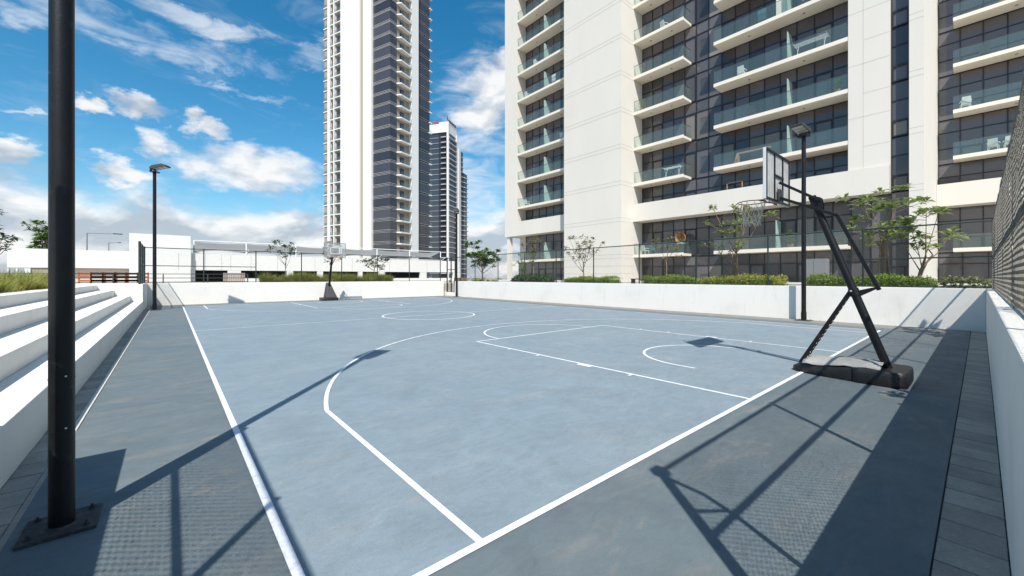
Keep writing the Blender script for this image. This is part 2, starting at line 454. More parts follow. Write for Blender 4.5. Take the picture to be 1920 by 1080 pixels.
# ------------------------------------------------------------------ ground
g_ = MB().sheet(-4000, 4000, -4000, 4000, -6.0).build('ground', 'ground'); tag(g_, kind='structure')
deck = MB()
deck.box(XR + 0.3, 75, -40, 75, -5, DECK)
deck.box(-60, XR + 0.3, YE + 0.3, 75, -5, DECK)
deck.box(-60, -2.95, 0.5, YE + 0.3, -5, DECK)
deck.box(2.6, XR + 0.3, -40, -0.42, -5, DECK)
dk = deck.build('podium_deck', 'deck'); tag(dk, kind='structure')
pad = MB().box(-6, XR + 0.3, -14, YE + 0.3, -0.5, -0.012).build('court_base', 'joint'); tag(pad, kind='structure')

cs = MB().sheet(CX0, CX1, CY0, CY1, 0.004).build('court_surface', 'court_blue'); tag(cs, kind='structure')
# painted apron round the court, poured in slabs with open joints
ap = bpy.data.objects.new('court_apron', None); C.objects.link(ap); tag(ap, kind='structure')
def slab(x0, x1, y0, y1):
    j = 0.006
    MB().box(x0 + j, x1 - j, y0 + j, y1 - j, -0.010, 0.0).build('paving_slab', 'apron_blue', ap)
xs = [-0.76, 10.35, 12.9, 15.2, 17.0]
for a, b in zip(xs[:-1], xs[1:]): slab(a, b, 0.174, CY0 + 0.03)
slab(-0.76, 1.2, -8, 0.174)
ys = [CY0 + 0.03, 8.5, 15.0, 21.5, 27.2]
for a, b in zip(ys[:-1], ys[1:]): slab(-0.76, CX0 + 0.03, a, b)
ys = [CY0 + 0.03, 6.0, 10.5, 15.0, 19.5, 24.0, 29.5]
for a, b in zip(ys[:-1], ys[1:]): slab(CX1 - 0.03, 17.0, a, b)
slab(-0.76, CX0 + 0.03, 27.2, 29.5)
xs = [CX0 + 0.03, 4.5, 8.5, 12.5, CX1 - 0.03]
for a, b in zip(xs[:-1], xs[1:]): slab(a, b, CY1 - 0.03, 29.5)

# markings, each a sheet of paint above the court
LW = 0.05
def line(x0, y0, x1, y1, w=LW, z=0.008):
    a, b = Vector((x0, y0, z)), Vector((x1, y1, z)); d = (b - a).normalized(); n = Vector((-d.y, d.x, 0)) * (w / 2)
    o = MB().add([a - n, b - n, b + n, a + n], [(0, 1, 2, 3)]).build('painted_line', 'line_paint', cs); return o
def arc(cx, cy, r, a0, a1, w=LW, z=0.008, n=64):
    vs = []; fs = []
    for i in range(n + 1):
        t = a0 + (a1 - a0) * i / n
        vs += [(cx + (r - w / 2) * math.cos(t), cy + (r - w / 2) * math.sin(t), z), (cx + (r + w / 2) * math.cos(t), cy + (r + w / 2) * math.sin(t), z)]
    fs = [(2 * i, 2 * i + 1, 2 * i + 3, 2 * i + 2) for i in range(n)]
    return MB().add(vs, fs).build('painted_line', 'line_paint', cs)
SLW = 0.055
line(CX0, CY0 - SLW / 2, CX0, CY1, SLW); line(CX1, CY0 - SLW / 2, CX1, CY1, LW)
line(CX0 + SLW / 2 + .001, CY0, CX1 - LW / 2 - .001, CY0, SLW); line(CX0 + SLW / 2 + .001, CY1, CX1 - LW / 2 - .001, CY1, LW)
MX = 8.30; MY = (CY0 + CY1) / 2
line(CX0 + SLW / 2 + .001, MY, CX1 - LW / 2 - .001, MY, 0.05, 0.012)
arc(MX, MY, 1.88, 0, 2 * math.pi, 0.06)
for sgn, yb in ((1, CY0), (-1, CY1)):
    e = SLW / 2 + .001 if sgn > 0 else LW / 2 + .001
    xa, xb = 1.42, 2 * MX - 1.42
    hx = MX; hy = yb + sgn * 1.55; rr = 7.06
    hb = math.sqrt(max(rr * rr - (hx - xa) ** 2, 0.01)); yb3 = hy + sgn * hb
    line(xa, yb + sgn * e, xa, yb3); line(xb, yb + sgn * e, xb, yb3)
    a0 = math.atan2(sgn * hb, xb - hx); a1 = math.atan2(sgn * hb, xa - hx)
    if sgn > 0: arc(hx, hy, rr, a0, a1, LW, 0.012)
    else: arc(hx, hy, rr, a1 - 2 * math.pi if a1 > 0 else a1, a0, LW, 0.012)
    k0, k1 = 5.76, 10.84; ky = yb + sgn * 6.15
    line(k0, yb + sgn * e, k0, ky + sgn * LW / 2); line(k1, yb + sgn * e, k1, ky + sgn * LW / 2)
    line(k0 + LW / 2 + .001, ky, k1 - LW / 2 - .001, ky)
    arc(MX, ky, 1.85, 0, sgn * math.pi, 0.05, 0.012)
    arc(MX, hy, 1.32, 0, sgn * math.pi, 0.05)
    line(MX - 1.32, hy - sgn * .001, MX - 1.32, hy - sgn * 0.25, 0.05); line(MX + 1.32, hy - sgn * .001, MX + 1.32, hy - sgn * 0.25, 0.05)
    for kx, s2 in ((k0, -1), (k1, 1)):           # lane ticks and block
        for q, ww, ll in ((1.75, 0.05, 0.11), (2.7, 0.30, 0.11), (3.9, 0.05, 0.11), (4.8, 0.05, 0.11)):
            line(kx + s2 * (LW / 2 + .002), yb + sgn * q, kx + s2 * (LW / 2 + ll), yb + sgn * q, ww, 0.012)

# drain strips of pavers at the foot of the near wall and of the benches; plain concrete on the other sides
st = bpy.data.objects.new('paver_strip', None); C.objects.link(st); tag(st, kind='structure')
pm = MB().box(-0.145, 0.145, -0.138, 0.138, -0.06, 0.0).build('paver', 'paver', st, bevel=0.004)
first = True
def put_paver(x, y, sy=1.0):
    global first
    o = pm if first else link_copy(pm, st)
    first = False
    o.location = (x, y, -0.002 - rnd.random() * 0.004); o.rotation_euler = (rnd.uniform(-.006, .006), rnd.uniform(-.006, .006), rnd.uniform(-.01, .01))
    o.scale = (1, sy, 1)
for i in range(56): put_paver(1.35 + i * 0.3, 0.034)
for i in range(-13, 84):
    o = link_copy(pm, st); o.rotation_euler = (rnd.uniform(-.006, .006), rnd.uniform(-.006, .006), rnd.uniform(-.01, .01))
    o.location = (-0.885, 4.55 + i * 0.3, -0.003 - rnd.random() * 0.004); o.scale = (0.62, 1.045, 1)
MB().box(-0.79, -0.742, 6.1, 27.0, -0.02, 0.010).build('edging_strip', 'edging', st)
MB().box(-0.79, -0.752, -2.0, 6.098, -0.05, -0.001).build('edging_strip', 'paver', st)
gt = MB(); gt.box(17.0, XR, 0.19, YE, -0.01, 0.002); gt.box(-0.76, 17.0, 29.5, YE, -0.01, 0.002)
tag(gt.build('concrete_gutter', 'gutter'), kind='structure')

# ------------------------------------------------------------------ low white walls
wl1 = MB().prism([(1.3, -0.40), (XR + 0.3, -0.40), (XR + 0.3, YN), (1.3, YN)], 'z', -0.1, WT).build('retaining_wall', 'stucco', bevel=0.012)
tag(wl1, 'low white rendered wall in shade, running along the near right edge under the fence', 'wall')
wl2 = MB().box(XR, XR + 0.3, YN + 0.002, 28.55, -0.1, WT).build('retaining_wall', 'stucco', bevel=0.012)
tag(wl2, 'long low white sunlit wall along the right side, in front of the big apartment block', 'wall')
wl3 = MB().box(XL - 0.02, 17.9, YE, YE + 0.3, -0.1, WT).build('retaining_wall', 'stucco', bevel=0.012)
tag(wl3, 'low white sunlit wall at the far end behind the smaller looking hoop', 'wall')
wl4 = MB()
wl4.box(-6.0, -0.95, 0.4, 4.42, -0.1, WT)
tag(wl4.build('retaining_wall', 'stucco', bevel=0.012), 'white flank wall closing the near end of the bench steps', 'wall')

# bench steps on the left
BY0, BY1 = 4.424, 25.6
bs = thing('bench_steps', (XL, BY0, 0), 'white rendered bench steps in four tiers along the left side', 'bench steps')
tiers = [(XL, -1.415, 0.455), (-1.417, -1.955, 0.727), (-1.957, -2.495, 1.0), (-2.497, -2.94, 1.235)]
for x0, x1, z in tiers:
    MB().box(x1 - 0.001, x0, BY0, BY1, -0.1, z).build('step', 'stucco', bs, (XL, BY0, 0), bevel=0.012)
MB().box(-6.0, XL, BY1 + 0.002, YE + 0.3, -0.1, WT + 0.004).build('end_block', 'stucco', bs, (XL, BY0, 0), bevel=0.012)

# ------------------------------------------------------------------ chain link fences
def mesh_panel(L, H, pitch=0.07, r=0.0019):
    b = MB(); n = int(round(L / pitch)); m = int(round(H / (pitch / 2))); p = L / n; q = H / m
    for i in range(n + 1):
        pts = []
        for j in range(m + 1):
            dx = (p / 2 + 0.002) * (1 if j % 2 else -1)
            dx += _jr.gauss(0, 0.0022)
            pts.append((min(max(i * p + dx, 0), L), _jr.gauss(0, .002) + 0.004 * math.sin(i * .21 + j * .07) + 0.0015 * (1 if j % 2 else -1), j * q))
        vs = []; fs = []
        for (x, y, z) in pts:
            vs += [(x - r, y - r * 0.6, z), (x + r, y - r * 0.6, z), (x, y + r * 1.2, z)]
        for j in range(m):
            for k in range(3):
                a = j * 3 + k; c = j * 3 + (k + 1) % 3
                fs.append((a, c, c + 3, a + 3))
        b.add(vs, fs)
    return b
PANELS = {}
_jr = random.Random(3)
def fence(p0, p1, label, posts, z0=WT, top=3.27, rmid=None, end_r=0.034, post_r=0.030, close=True, mid=False, wire=0.0026, pitch=0.07, wm='fence_wire_dark'):
    """posts: distances along the run"""
    a, b = Vector((*p0, 0)), Vector((*p1, 0)); L = (b - a).length; ang = math.atan2(b.y - a.y, b.x - a.x)
    t = thing('chain_link_fence', (p0[0], p0[1], z0), label, 'fence', rz=ang)
    h = top - z0
    for i, s in enumerate(posts):
        r = end_r if i in (0, len(posts) - 1) else post_r
        MB().tube((s, 0, -0.02), (s, 0, h + 0.02), r, n=10).build('post', 'fence_green', t, smooth=40)
    s0, s1 = posts[0], posts[-1]
    MB().tube((s0, 0, h - 0.02), (s1, 0, h - 0.02), 0.024, n=8).build('rail', 'fence_green', t, smooth=40)
    MB().tube((s0, 0, 0.04), (s1, 0, 0.04), 0.014, n=6).build('rail', 'fence_green', t, smooth=40)
    if mid: MB().tube((s0, 0, h * mid), (s1, 0, h * mid), 0.026, n=8).build('rail', 'fence_green', t, smooth=40)
    for s, e in zip(posts[:-1], posts[1:]):
        key = (round(e - s, 2), round(h, 2), wire, pitch)
        if key not in PANELS:
            o = mesh_panel(e - s, h - 0.06, pitch, wire).build('chain_link', wm, t); PANELS[key] = o
        else:
            o = link_copy(PANELS[key], t)
        o.location = (s, 0.03, 0.03); o['kind'] = 'stuff'
    return t
nf = fence((1.40, -0.26), (19, -0.26), 'tall chain link fence on the shaded near right wall, seen edge on', [0, 2.72, 5.6, 8.48, 11.36, 14.24, 16.85], mid=0.47, end_r=0.042, wire=0.0025, pitch=0.062, wm='fence_wire')
b_ = MB().path([(0.02, 0, 1.85), (0.25, 0, 1.35), (0.36, 0, 0.95), (0.50, 0, 0.18)], 0.022, 8).build('brace', 'fence_green', nf, smooth=50)
MB().tube((0.05, 0, 1.25), (0.34, 0, 1.02), 0.018, n=8).build('brace', 'fence_green', nf, smooth=50)
MB().box(-0.06, 0.06, -0.05, 0.05, 1.93, 2.05).build('post_cap', 'fence_green', nf)
rf = fence((XR + 0.15, -0.26), (XR + 0.15, 28.6), 'long chain link fence with dark green posts on the right wall before the apartment block', [0.001, 2.9, 5.8, 8.7, 11.6, 14.5, 17.4, 20.3, 23.2, 26.1, 28.75])
MB().tube((0, 0, 0.95), (2.9, 0, 0.95), 0.022, n=8).build('rail', 'fence_green', rf, smooth=40)
ef = fence((-1.1, YE + 0.15), (18.0, YE + 0.15), 'chain link fence with dark green posts on the far end wall', [0.0, 2.62, 5.27, 7.92, 10.57, 13.22, 15.87, 18.75])
MB().tube((0, 0, 0.98), (5.27, 0, 0.98), 0.022, n=8).build('rail', 'fence_green', ef, smooth=40)
fence((-1.1, 25.7), (-1.1, 30.0), 'short green chain link fence return at the far end of the bench steps', [0.0, 2.2, 4.3], mid=0.5, end_r=0.05)
lf = fence((-1.10, -1.9), (-1.10, 3.05), 'short chain link fence on the flank wall just behind the near lamp post', [0.0, 1.55, 3.2, 4.95], mid=0.47, end_r=0.05, wire=0.0025, pitch=0.062, wm='fence_wire')

# ------------------------------------------------------------------ lamp posts
def lamp_post(x, y, label, aim, r=0.070, H=6.75, ps=1.0):
    t = thing('lamp_post', (x, y, 0), label, 'lamp post', 'floodlight posts round the court')
    # base plate with bolts
    pl = MB().box(-0.235 * ps, 0.235 * ps, -0.235 * ps, 0.235 * ps, 0.0, 0.022).build('base_plate', 'plate_rust', t, bevel=0.004)
    for sx in (-1, 1):
        for sy in (-1, 1):
            MB().tube((sx * .17 * ps, sy * .17 * ps, .022), (sx * .17 * ps, sy * .17 * ps, .036), 0.015, n=6).tube((sx * .17 * ps, sy * .17 * ps, .036), (sx * .17 * ps, sy * .17 * ps, .05), 0.007, n=6).build('bolt', 'plate_rust', pl)
    MB().tube((0, 0, 0.022), (0, 0, H), r, r * 0.9, n=28).build('pole', 'black_paint', t, smooth=40)
    MB().tube((0, 0, 0.02), (0, 0, 0.32), r + 0.012, r + 0.012, n=28).build('sleeve', 'black_paint', t, smooth=40) if ps == 1.0 else None
    ca, sa = math.cos(aim), math.sin(aim)
    # access cover and screws on the camera side
    for z in (0.62, 0.95):
        MB().tube((ca * 0, 0, z), (0, 0, z + 0.004), r + 0.0015, n=28).build('cover_seam', 'black_paint', t, smooth=40)
        MB().tube((0.4 * r, -0.92 * r, z + .02), (0.4 * r * 1.1, -0.92 * r * 1.1, z + .02), 0.006, n=6).build('screw', 'bolt', t)
    # bracket and flood head
    hd = bpy.data.objects.new('flood_head', None)
    M_ = Matrix.Translation((0, 0, H)) @ Matrix.Rotation(aim, 4, 'Z')
    def tr(b):
        b.v = [tuple(M_ @ Vector(p)) for p in b.v]; return b
    tr(MB().box(-0.13, 0.13, -0.17, 0.17, 0.0, 0.055).box(-0.10, -0.02, -0.16, -0.13, .05, .2).box(-0.10, -0.02, 0.13, 0.16, .05, .2)).build('bracket', 'black_paint', t)
    tilt = Matrix.Translation((0, 0, 0.18)) @ Matrix.Rotation(R(-14), 4, 'Y')
    def th(b):
        b.v = [tuple(tilt @ Vector(p)) for p in b.v]; return tr(b)
    head = th(MB().prism([(-0.10, -0.03), (0.58, -0.03), (0.60, 0.02), (0.54, 0.07), (-0.04, 0.09), (-0.10, 0.05)], 'y', -0.21, 0.21)).build('head', 'rail_dark', t, bevel=0.008, fixn=True)
    for k in range(6):
        y0 = -0.18 + k * 0.066
        th(MB().box(-0.02, 0.44, y0, y0 + 0.012, 0.07, 0.13)).build('cooling_fin', 'rail_dark', head)
    for k in range(3):
        x0 = 0.02 + k * 0.18
        th(MB().box(x0, x0 + 0.15, -0.18, 0.18, -0.036, -0.031)).build('lens', 'lamp_face', head)
    return t
lamp_post(-0.53, 3.83, 'thick black steel lamp post on a bolted plate at the near left', R(40), r=0.060, ps=0.72)
lamp_post(-0.58, 25.9, 'black lamp post at the far left corner beside the bench steps', R(-30), r=0.075, H=6.65)
lamp_post(17.72, 27.7, 'black lamp post at the far right corner beside the gate opening', R(225), r=0.075)
lamp_post(17.72, 4.22, 'black lamp post by the right wall just behind the near hoop', R(170), r=0.075)

# ------------------------------------------------------------------ near portable hoop
HX = MX
def net_mesh(c, r, drop, n=12):
    b = MB()
    prof = [(0, 1.0), (0.25, 0.86), (0.5, 0.70), (0.75, 0.60), (1.0, 0.62)]
    for s in (1, -1):
        for i in range(n):
            pts = []
            for j, (t_, k) in enumerate(prof):
                a = 2 * math.pi * (i + s * 0.5 * j) / n
                pts.append((c[0] + r * k * math.cos(a), c[1] + r * k * math.sin(a), c[2] - drop * t_ + rnd.uniform(-.01, .01)))
            b.path(pts, 0.0042, 4)
    return b
def ring(c, r, w, n=32):
    b = MB(); pts = [(c[0] + r * math.cos(2 * math.pi * i / n), c[1] + r * math.sin(2 * math.pi * i / n), c[2]) for i in range(n + 1)]
    return b.path(pts, w, 8)

hp = thing('basketball_hoop', (HX, 1.0, 0), 'large portable basketball hoop seen from behind, black slanted post and weighted base', 'basketball hoop')
O = (HX, 1.0, 0)
# moulded base: outline extruded in slices with a dished top and rounded rim
def base_shape(outline, hts):
    b = MB(); n = len(outline); vs = []
    cx = sum(p[0] for p in outline) / n; cy = sum(p[1] for p in outline) / n
    for z, k in hts:
        for (x, y, hz) in outline:
            vs.append((cx + (x - cx) * k, cy + (y - cy) * k, z * hz))
    fs = []
    for j in range(len(hts) - 1):
        for i in range(n):
            a = j * n + i; c = j * n + (i + 1) % n
            fs.append((a, c, c + n, a + n))
    fs.append(tuple(range((len(hts) - 1) * n, len(hts) * n))); fs.append(tuple(range(n - 1, -1, -1)))
    return b.add(vs, fs)
def rounded(x0, x1, y0, y1, rad, n=5, zf=lambda x, y: 1.0):
    out = []
    for cx, cy, a in ((x1 - rad, y1 - rad, 0), (x0 + rad, y1 - rad, 90), (x0 + rad, y0 + rad, 180), (x1 - rad, y0 + rad, 270)):
        for i in range(n + 1):
            t = R(a + 90 * i / n); x = cx + rad * math.cos(t); y = cy + rad * math.sin(t); out.append((x, y, zf(x, y)))
    return out
zf = lambda x, y: 0.62 + 0.38 * min(1, max(0, (2.05 - y) / 1.0))
rear = rounded(7.88, 8.74, 0.66, 1.30, 0.12)
base_shape(rear, [(0.0, 0.97), (0.03, 1.0), (0.15, 1.0), (0.20, 0.985), (0.225, 0.95)]).build('base_tank', 'black_plastic', hp, O, smooth=50)
mid = [(7.92, 1.28, 1.0), (8.70, 1.28, 1.0), (8.62, 1.75, .85), (8.52, 2.02, .62), (8.46, 2.09, .5), (8.14, 2.09, .5), (8.08, 2.02, .62), (7.98, 1.75, .85)]
base_shape(mid, [(0.0, 0.97), (0.03, 1.0), (0.15, 1.0), (0.19, 0.98), (0.205, 0.93)]).build('base_tank', 'black_plastic', hp, O, smooth=50)
# raised lip and fold of the base
MB().path([(7.93, 0.86, .20), (7.95, 1.12, .215), (7.97, 1.36, .18), (8.0, 1.5, .165), (8.02, 1.66, .185), (8.1, 1.9, .15), (8.2, 2.0, .13)], [.02, .026, .03, .02, .028, .026, .02], 8).build('base_lip', 'black_plastic', hp, O, smooth=60)
# grey plastic cover sheet lying over the tank
def cloth():
    n, m = 14, 10; b = MB(); vs = []
    for i in range(n + 1):
        for j in range(m + 1):
            y = 0.95 + 0.98 * i / n; w = 0.36 - 0.10 * max(0, (i / n - 0.5))
            x = HX + (j / m * 2 - 1) * w
            top = 0.232 if y < 1.3 else 0.232 - (y - 1.3) * 0.10
            z = top + 0.02 + 0.05 * math.sin(math.pi * j / m) + 0.018 * math.sin(i * 1.3 + j * 0.9) * math.sin(j * 1.7 + 0.4 * i) + 0.012 * rnd.random()
            if j in (0, m): z -= 0.03
            vs.append((x, y, z))
    fs = [(i * (m + 1) + j, i * (m + 1) + j + 1, (i + 1) * (m + 1) + j + 1, (i + 1) * (m + 1) + j) for i in range(n) for j in range(m)]
    return b.add(vs, fs)
o = cloth().build('cover_sheet', 'cover_cloth', hp, O, smooth=180)
md = o.modifiers.new('thick', 'SOLIDIFY'); md.thickness = 0.004
PB, PT = Vector((HX, 0.88, 0.12)), Vector((HX, 1.86, 2.97))
def onpole(z):
    return PB + (PT - PB) * ((z - PB.z) / (PT.z - PB.z))
MB().tube(PB, PT, 0.058, 0.056, n=20).build('post', 'black_paint', hp, O, smooth=40)
# front strut: perforated U channel from the post to the nose of the base
q0, q1 = onpole(1.36) + Vector((0, .05, 0)), Vector((HX, 2.0, 0.14))
stt = MB()
stt.bar(q0 + Vector((-.030, 0, 0)), q1 + Vector((-.075, 0, 0)), 0.008, 0.075, (1, 0, 0), w1=0.008, h1=0.03)
d_ = (q1 - q0).normalized(); nrm = Vector((1, 0, 0)).cross(d_).normalized()
stt = MB()
for sx in (-1, 1):
    a0 = q0 + Vector((sx * .028, 0, 0)); a1 = q1 + Vector((sx * .085, 0, 0))
    stt.bar(a0, a1, 0.030, 0.055, nrm, w1=0.034, h1=0.06)
stt.bar(q0 + nrm * .02, q1 + nrm * .02, 0.05, 0.006, nrm, w1=0.15, h1=0.006)
strut = stt.build('strut', 'black_paint', hp, O)
for k in range(14):
    c = q0 + (q1 - q0) * (0.12 + 0.84 * k / 13); wv = .028 + .057 * (0.12 + 0.84 * k / 13)
    for sx in (-1, 1):
        p = c + Vector((sx * (wv - 0.004), 0, 0)) - nrm * 0.029
        MB().tube(p, p - nrm * 0.003, 0.006, n=6).build('bolt', 'bolt', strut, O)
    p0 = c + Vector((-wv, 0, 0)) - nrm * .02; p1 = c + Vector((wv, 0, 0)) - nrm * .02 + d_ * 0.05
    MB().tube(p0, p1, 0.006, n=5).build('rung', 'black_paint', strut, O)
# collar, bracket and spring rod behind the post
c0 = onpole(1.36); MB().tube(c0 - (PT - PB).normalized() * .06, c0 + (PT - PB).normalized() * .06, 0.068, n=20).build('collar', 'black_paint', hp, O, smooth=40)
MB().tube(c0 + Vector((-.08, .03, .02)), c0 + Vector((.08, .03, .02)), 0.016, n=8).build('bolt', 'bolt', hp, O)
rb = Vector((HX, 1.03, 1.44))
brk = MB()
for sx in (-1, 1): brk.bar(onpole(1.33) + Vector((sx * .04, -.02, 0)), rb + Vector((sx * .03, 0, 0)), 0.008, 0.10, h1=0.03)
brk.build('bracket', 'black_paint', hp, O)
rt = Vector((HX, 1.53, 2.63))
MB().bar(rb - Vector((0, .02, .04)), rt, 0.055, 0.05, (1, 0, 0)).build('lift_rod', 'black_paint', hp, O, bevel=0.006)
# four bar arms
BYB = 2.34
for sx in (-1, 1):
    MB().bar((HX + sx * .075, BYB - .02, 3.28), (HX + sx * .075, 1.74, 2.88), 0.03, 0.045).build('arm', 'black_paint', hp, O, bevel=0.004)
    MB().bar((HX + sx * .075, BYB - .02, 3.01), (HX + sx * .075, 1.50, 2.60), 0.03, 0.045).build('arm', 'black_paint', hp, O, bevel=0.004)
for p in ((1.74, 2.88), (1.76, 2.72), (1.52, 2.62)):
    MB().tube((HX - .11, p[0], p[1]), (HX + .11, p[0], p[1]), 0.016, n=8).build('bolt', 'black_paint', hp, O, smooth=40)
hd = MB()
for sx in (-1, 1):
    hd.prism([(1.71, 2.66), (1.80, 2.68), (1.88, 2.92), (1.84, 2.97), (1.73, 2.93), (1.70, 2.80)], 'x', HX + sx * .058, HX + sx * .066)
hd.build('post_head', 'black_paint', hp, O, fixn=True)
# backboard, seen from the back
bb0, bb1, bz0, bz1 = HX - 0.66, HX + 0.66, 2.93, 3.80
bd = MB().box(bb0 + .02, bb1 - .02, BYB + .022, BYB + .030, bz0 + .02, bz1 - .02).build('backboard', 'acrylic', hp, O)
MB().box(bb0 - .004, bb0 + .02, BYB + .010, BYB + .055, bz0, bz1).build('edge_trim', 'acrylic_edge', bd, O, bevel=.004)
MB().box(bb1 - .02, bb1 + .004, BYB + .010, BYB + .055, bz0, bz1).build('edge_trim', 'acrylic_edge', bd, O, bevel=.004)
MB().box(bb0 + .021, bb1 - .021, BYB + .035, BYB + .062, bz1 - .02, bz1).build('edge_trim', 'acrylic_edge', bd, O)
MB().box(bb0 + .021, bb1 - .021, BYB + .035, BYB + .062, bz0, bz0 + .02).build('edge_trim', 'acrylic_edge', bd, O)
fy0, fy1 = BYB + 0.002, BYB + 0.02
for x in (bb0 + .03, HX - .22, HX + .22, bb1 - .06):
    MB().box(x, x + .026, fy0, fy1, bz0 + .004, bz1 - .004).build('frame_bar', 'black_paint', bd, O)
for z, xa, xb in ((bz1 - .036, bb0 + .03, bb1 - .03), (bz0 + .002, bb0 + .03, bb1 - .03), (bz0 + .45, HX - .22, HX + .25)):
    MB().box(xa, xb, fy0 - .003, fy1 - .004, z, z + .034).build('frame_bar', 'black_paint', bd, O)
MB().box(HX - .10, HX + .10, BYB - .03, BYB - .002, 2.97, 3.16).build('mount_plate', 'rail_dark', bd, O)
RC = (HX, BYB + 0.062 + 0.16 + 0.225, 3.0)
rm = ring(RC, 0.228, 0.009).build('rim', 'rim_red', hp, O, smooth=60)
sp_ = MB()
for sx in (-1, 1):
    sp_.tube((HX + sx * .05, BYB + .06, 2.93), (HX + sx * .16, BYB + .28, 2.995), 0.007, n=6)
    sp_.tube((HX + sx * .09, BYB + .06, 3.0), (HX + sx * .2, BYB + .33, 3.0), 0.008, n=6)
sp_.box(HX - .10, HX + .10, BYB + .058, BYB + .07, 2.90, 3.04)
sp_.build('rim_bracket', 'rim_red', rm, O)
net_mesh((RC[0], RC[1], 2.985), 0.225, 0.42).build('net', 'net', hp, O)

# ------------------------------------------------------------------ far portable hoop
fx, fy = 8.30, 29.05; O = (fx, fy, 0)
fh = thing('basketball_hoop', O, 'distant portable basketball hoop with clear backboard and grey padded foot by the end wall', 'basketball hoop')
base_shape(rounded(fx - .52, fx + .52, fy - .45, fy + .6, 0.14), [(0, .97), (.03, 1), (.14, 1), (.2, .96)]).build('base_tank', 'black_plastic', fh, O, smooth=50)
MB().add([(fx - .28, fy - .42, .2), (fx + .42, fy - .42, .2), (fx + .42, fy + .4, .2), (fx - .28, fy + .4, .2),
          (fx - .13, fy + .1, 1.22), (fx + .10, fy + .1, 1.22), (fx + .10, fy + .34, 1.22), (fx - .13, fy + .34, 1.22)],
         [(3, 2, 1, 0), (4, 5, 6, 7), (0, 1, 5, 4), (1, 2, 6, 5), (2, 3, 7, 6), (3, 0, 4, 7)]).build('foot_pad', 'pad_grey', fh, O, bevel=.04)
MB().tube((fx, fy + .25, 0.2), (fx + .02, fy - .55, 2.98), 0.075, 0.065, n=14).build('post', 'black_paint', fh, O, smooth=40)
for sx in (-1, 1):
    MB().bar((fx + sx * .08, fy - .5, 2.85), (fx + sx * .08, fy - 1.28, 3.28), .03, .045).build('arm', 'black_paint', fh, O)
    MB().bar((fx + sx * .08, fy - .35, 2.45), (fx + sx * .08, fy - 1.28, 2.98), .03, .045).build('arm', 'black_paint', fh, O)
by = fy - 1.3
b2 = MB().box(fx - .66, fx + .66, by - .01, by, 2.93, 3.83).build('backboard', 'clear_board', fh, O)
for args in ((-.69, -.66, 2.9, 3.86), (.66, .69, 2.9, 3.86)): MB().box(fx + args[0], fx + args[1], by - .02, by + .02, args[2], args[3]).build('frame_bar', 'grey_metal', b2, O)
for z in (2.9, 3.83): MB().box(fx - .659, fx + .659, by - .02, by + .02, z, z + .03).build('frame_bar', 'grey_metal', b2, O)
for x in (-.30, .27): MB().box(fx + x, fx + x + .03, by - .018, by - .012, 3.12, 3.55).build('target_line', 'line_paint', b2, O)
for z in (3.12, 3.52): MB().box(fx - .269, fx + .269, by - .018, by - .012, z, z + .03).build('target_line', 'line_paint', b2, O)
rm2 = ring((fx, by - .4, 3.0), .228, .011).build('rim', 'rim_red', fh, O, smooth=60)
MB().box(fx - .1, fx + .1, by - .19, by - .012, 2.95, 3.02).build('rim_bracket', 'rim_red', rm2, O)
net_mesh((fx, by - .4, 2.985), .225, .42).build('net', 'net', fh, O)
# ------------------------------------------------------------------ the big apartment block on the right
LV0, ST = 3.43, 3.33                          # underside of the first balcony slab, storey height
def lv(n): return LV0 + ST * n
AB = (34.5, 13.0, DECK)
ab = thing('apartment_building', AB, 'large cream apartment block with stacked glass balconies rising behind the right wall', 'building')
XF, XG = 33.0, 34.5                            # balcony fronts, window plane
NL = 13
def P(b, name, m, parent=ab, **k): return b.build(name, m, parent, AB, **k)
ZT = lv(NL)
# shear wall between the bays, with grooves at every storey
core = P(MB().box(31.0, 46, 21.1, 28.0, DECK - .1, ZT), 'core_wall', 'facade')
def groove(y0, y1, x, z, xs=None):
    b = MB().box(x - 0.006, x + 0.01, y0, y1, z, z + 0.045)
    if xs: b.box(x, xs, y0 - 0.006, y0 + 0.01, z, z + 0.035)
    P(b, 'groove', 'facade_joint', core)
for n in range(0, NL):
    for dz in (0.0, 0.34): groove(21.1, 28.0, 31.0, lv(n) - .12 + dz, 33.0)
for z in (1.9, 2.6): groove(21.1, 28.0, 31.0, z, 33.0)
# end piers
P(MB().box(33.0, 46, 37.65, 40.05, lv(1), ZT), 'end_pier', 'facade')
P(MB().box(33.15, 33.65, 39.3, 39.8, DECK, lv(1)), 'column', 'facade')
P(MB().box(35.6, 46, 28.02, 40.03, DECK, lv(1)), 'back_wall', 'facade')
pr1 = P(MB().box(33.0, 44.4, 3.55, 5.5, lv(1), ZT), 'pier', 'facade')
pr2 = P(MB().box(33.0, 45.4, 2.1, 2.72, DECK, ZT), 'pier', 'facade')
def joint_y(pr, y0, y1, x, z): P(MB().box(x - .005, x + .01, y0, y1, z, z + .03), 'groove', 'facade_joint', pr)
def joint_z(pr, y, x, z0, z1): P(MB().box(x - .005, x + .01, y, y + .03, z0, z1), 'groove', 'facade_joint', pr)
for n in range(1, NL):
    joint_y(pr1, 3.55, 5.5, 33.0, lv(n) + 1.55); joint_y(pr1, 3.55, 4.75, 33.0, lv(n) + 3.0)
    for dz in (0, .34): joint_y(pr2, 2.1, 2.72, 33.0, lv(n) - .12 + dz)
joint_z(pr1, 4.75, 33.0, lv(1), ZT)
# ground floor wall below the pier on the left part of it
P(MB().box(34.7, 44.4, 3.5, 21.05, DECK, lv(1)), 'back_wall', 'dark_inside')

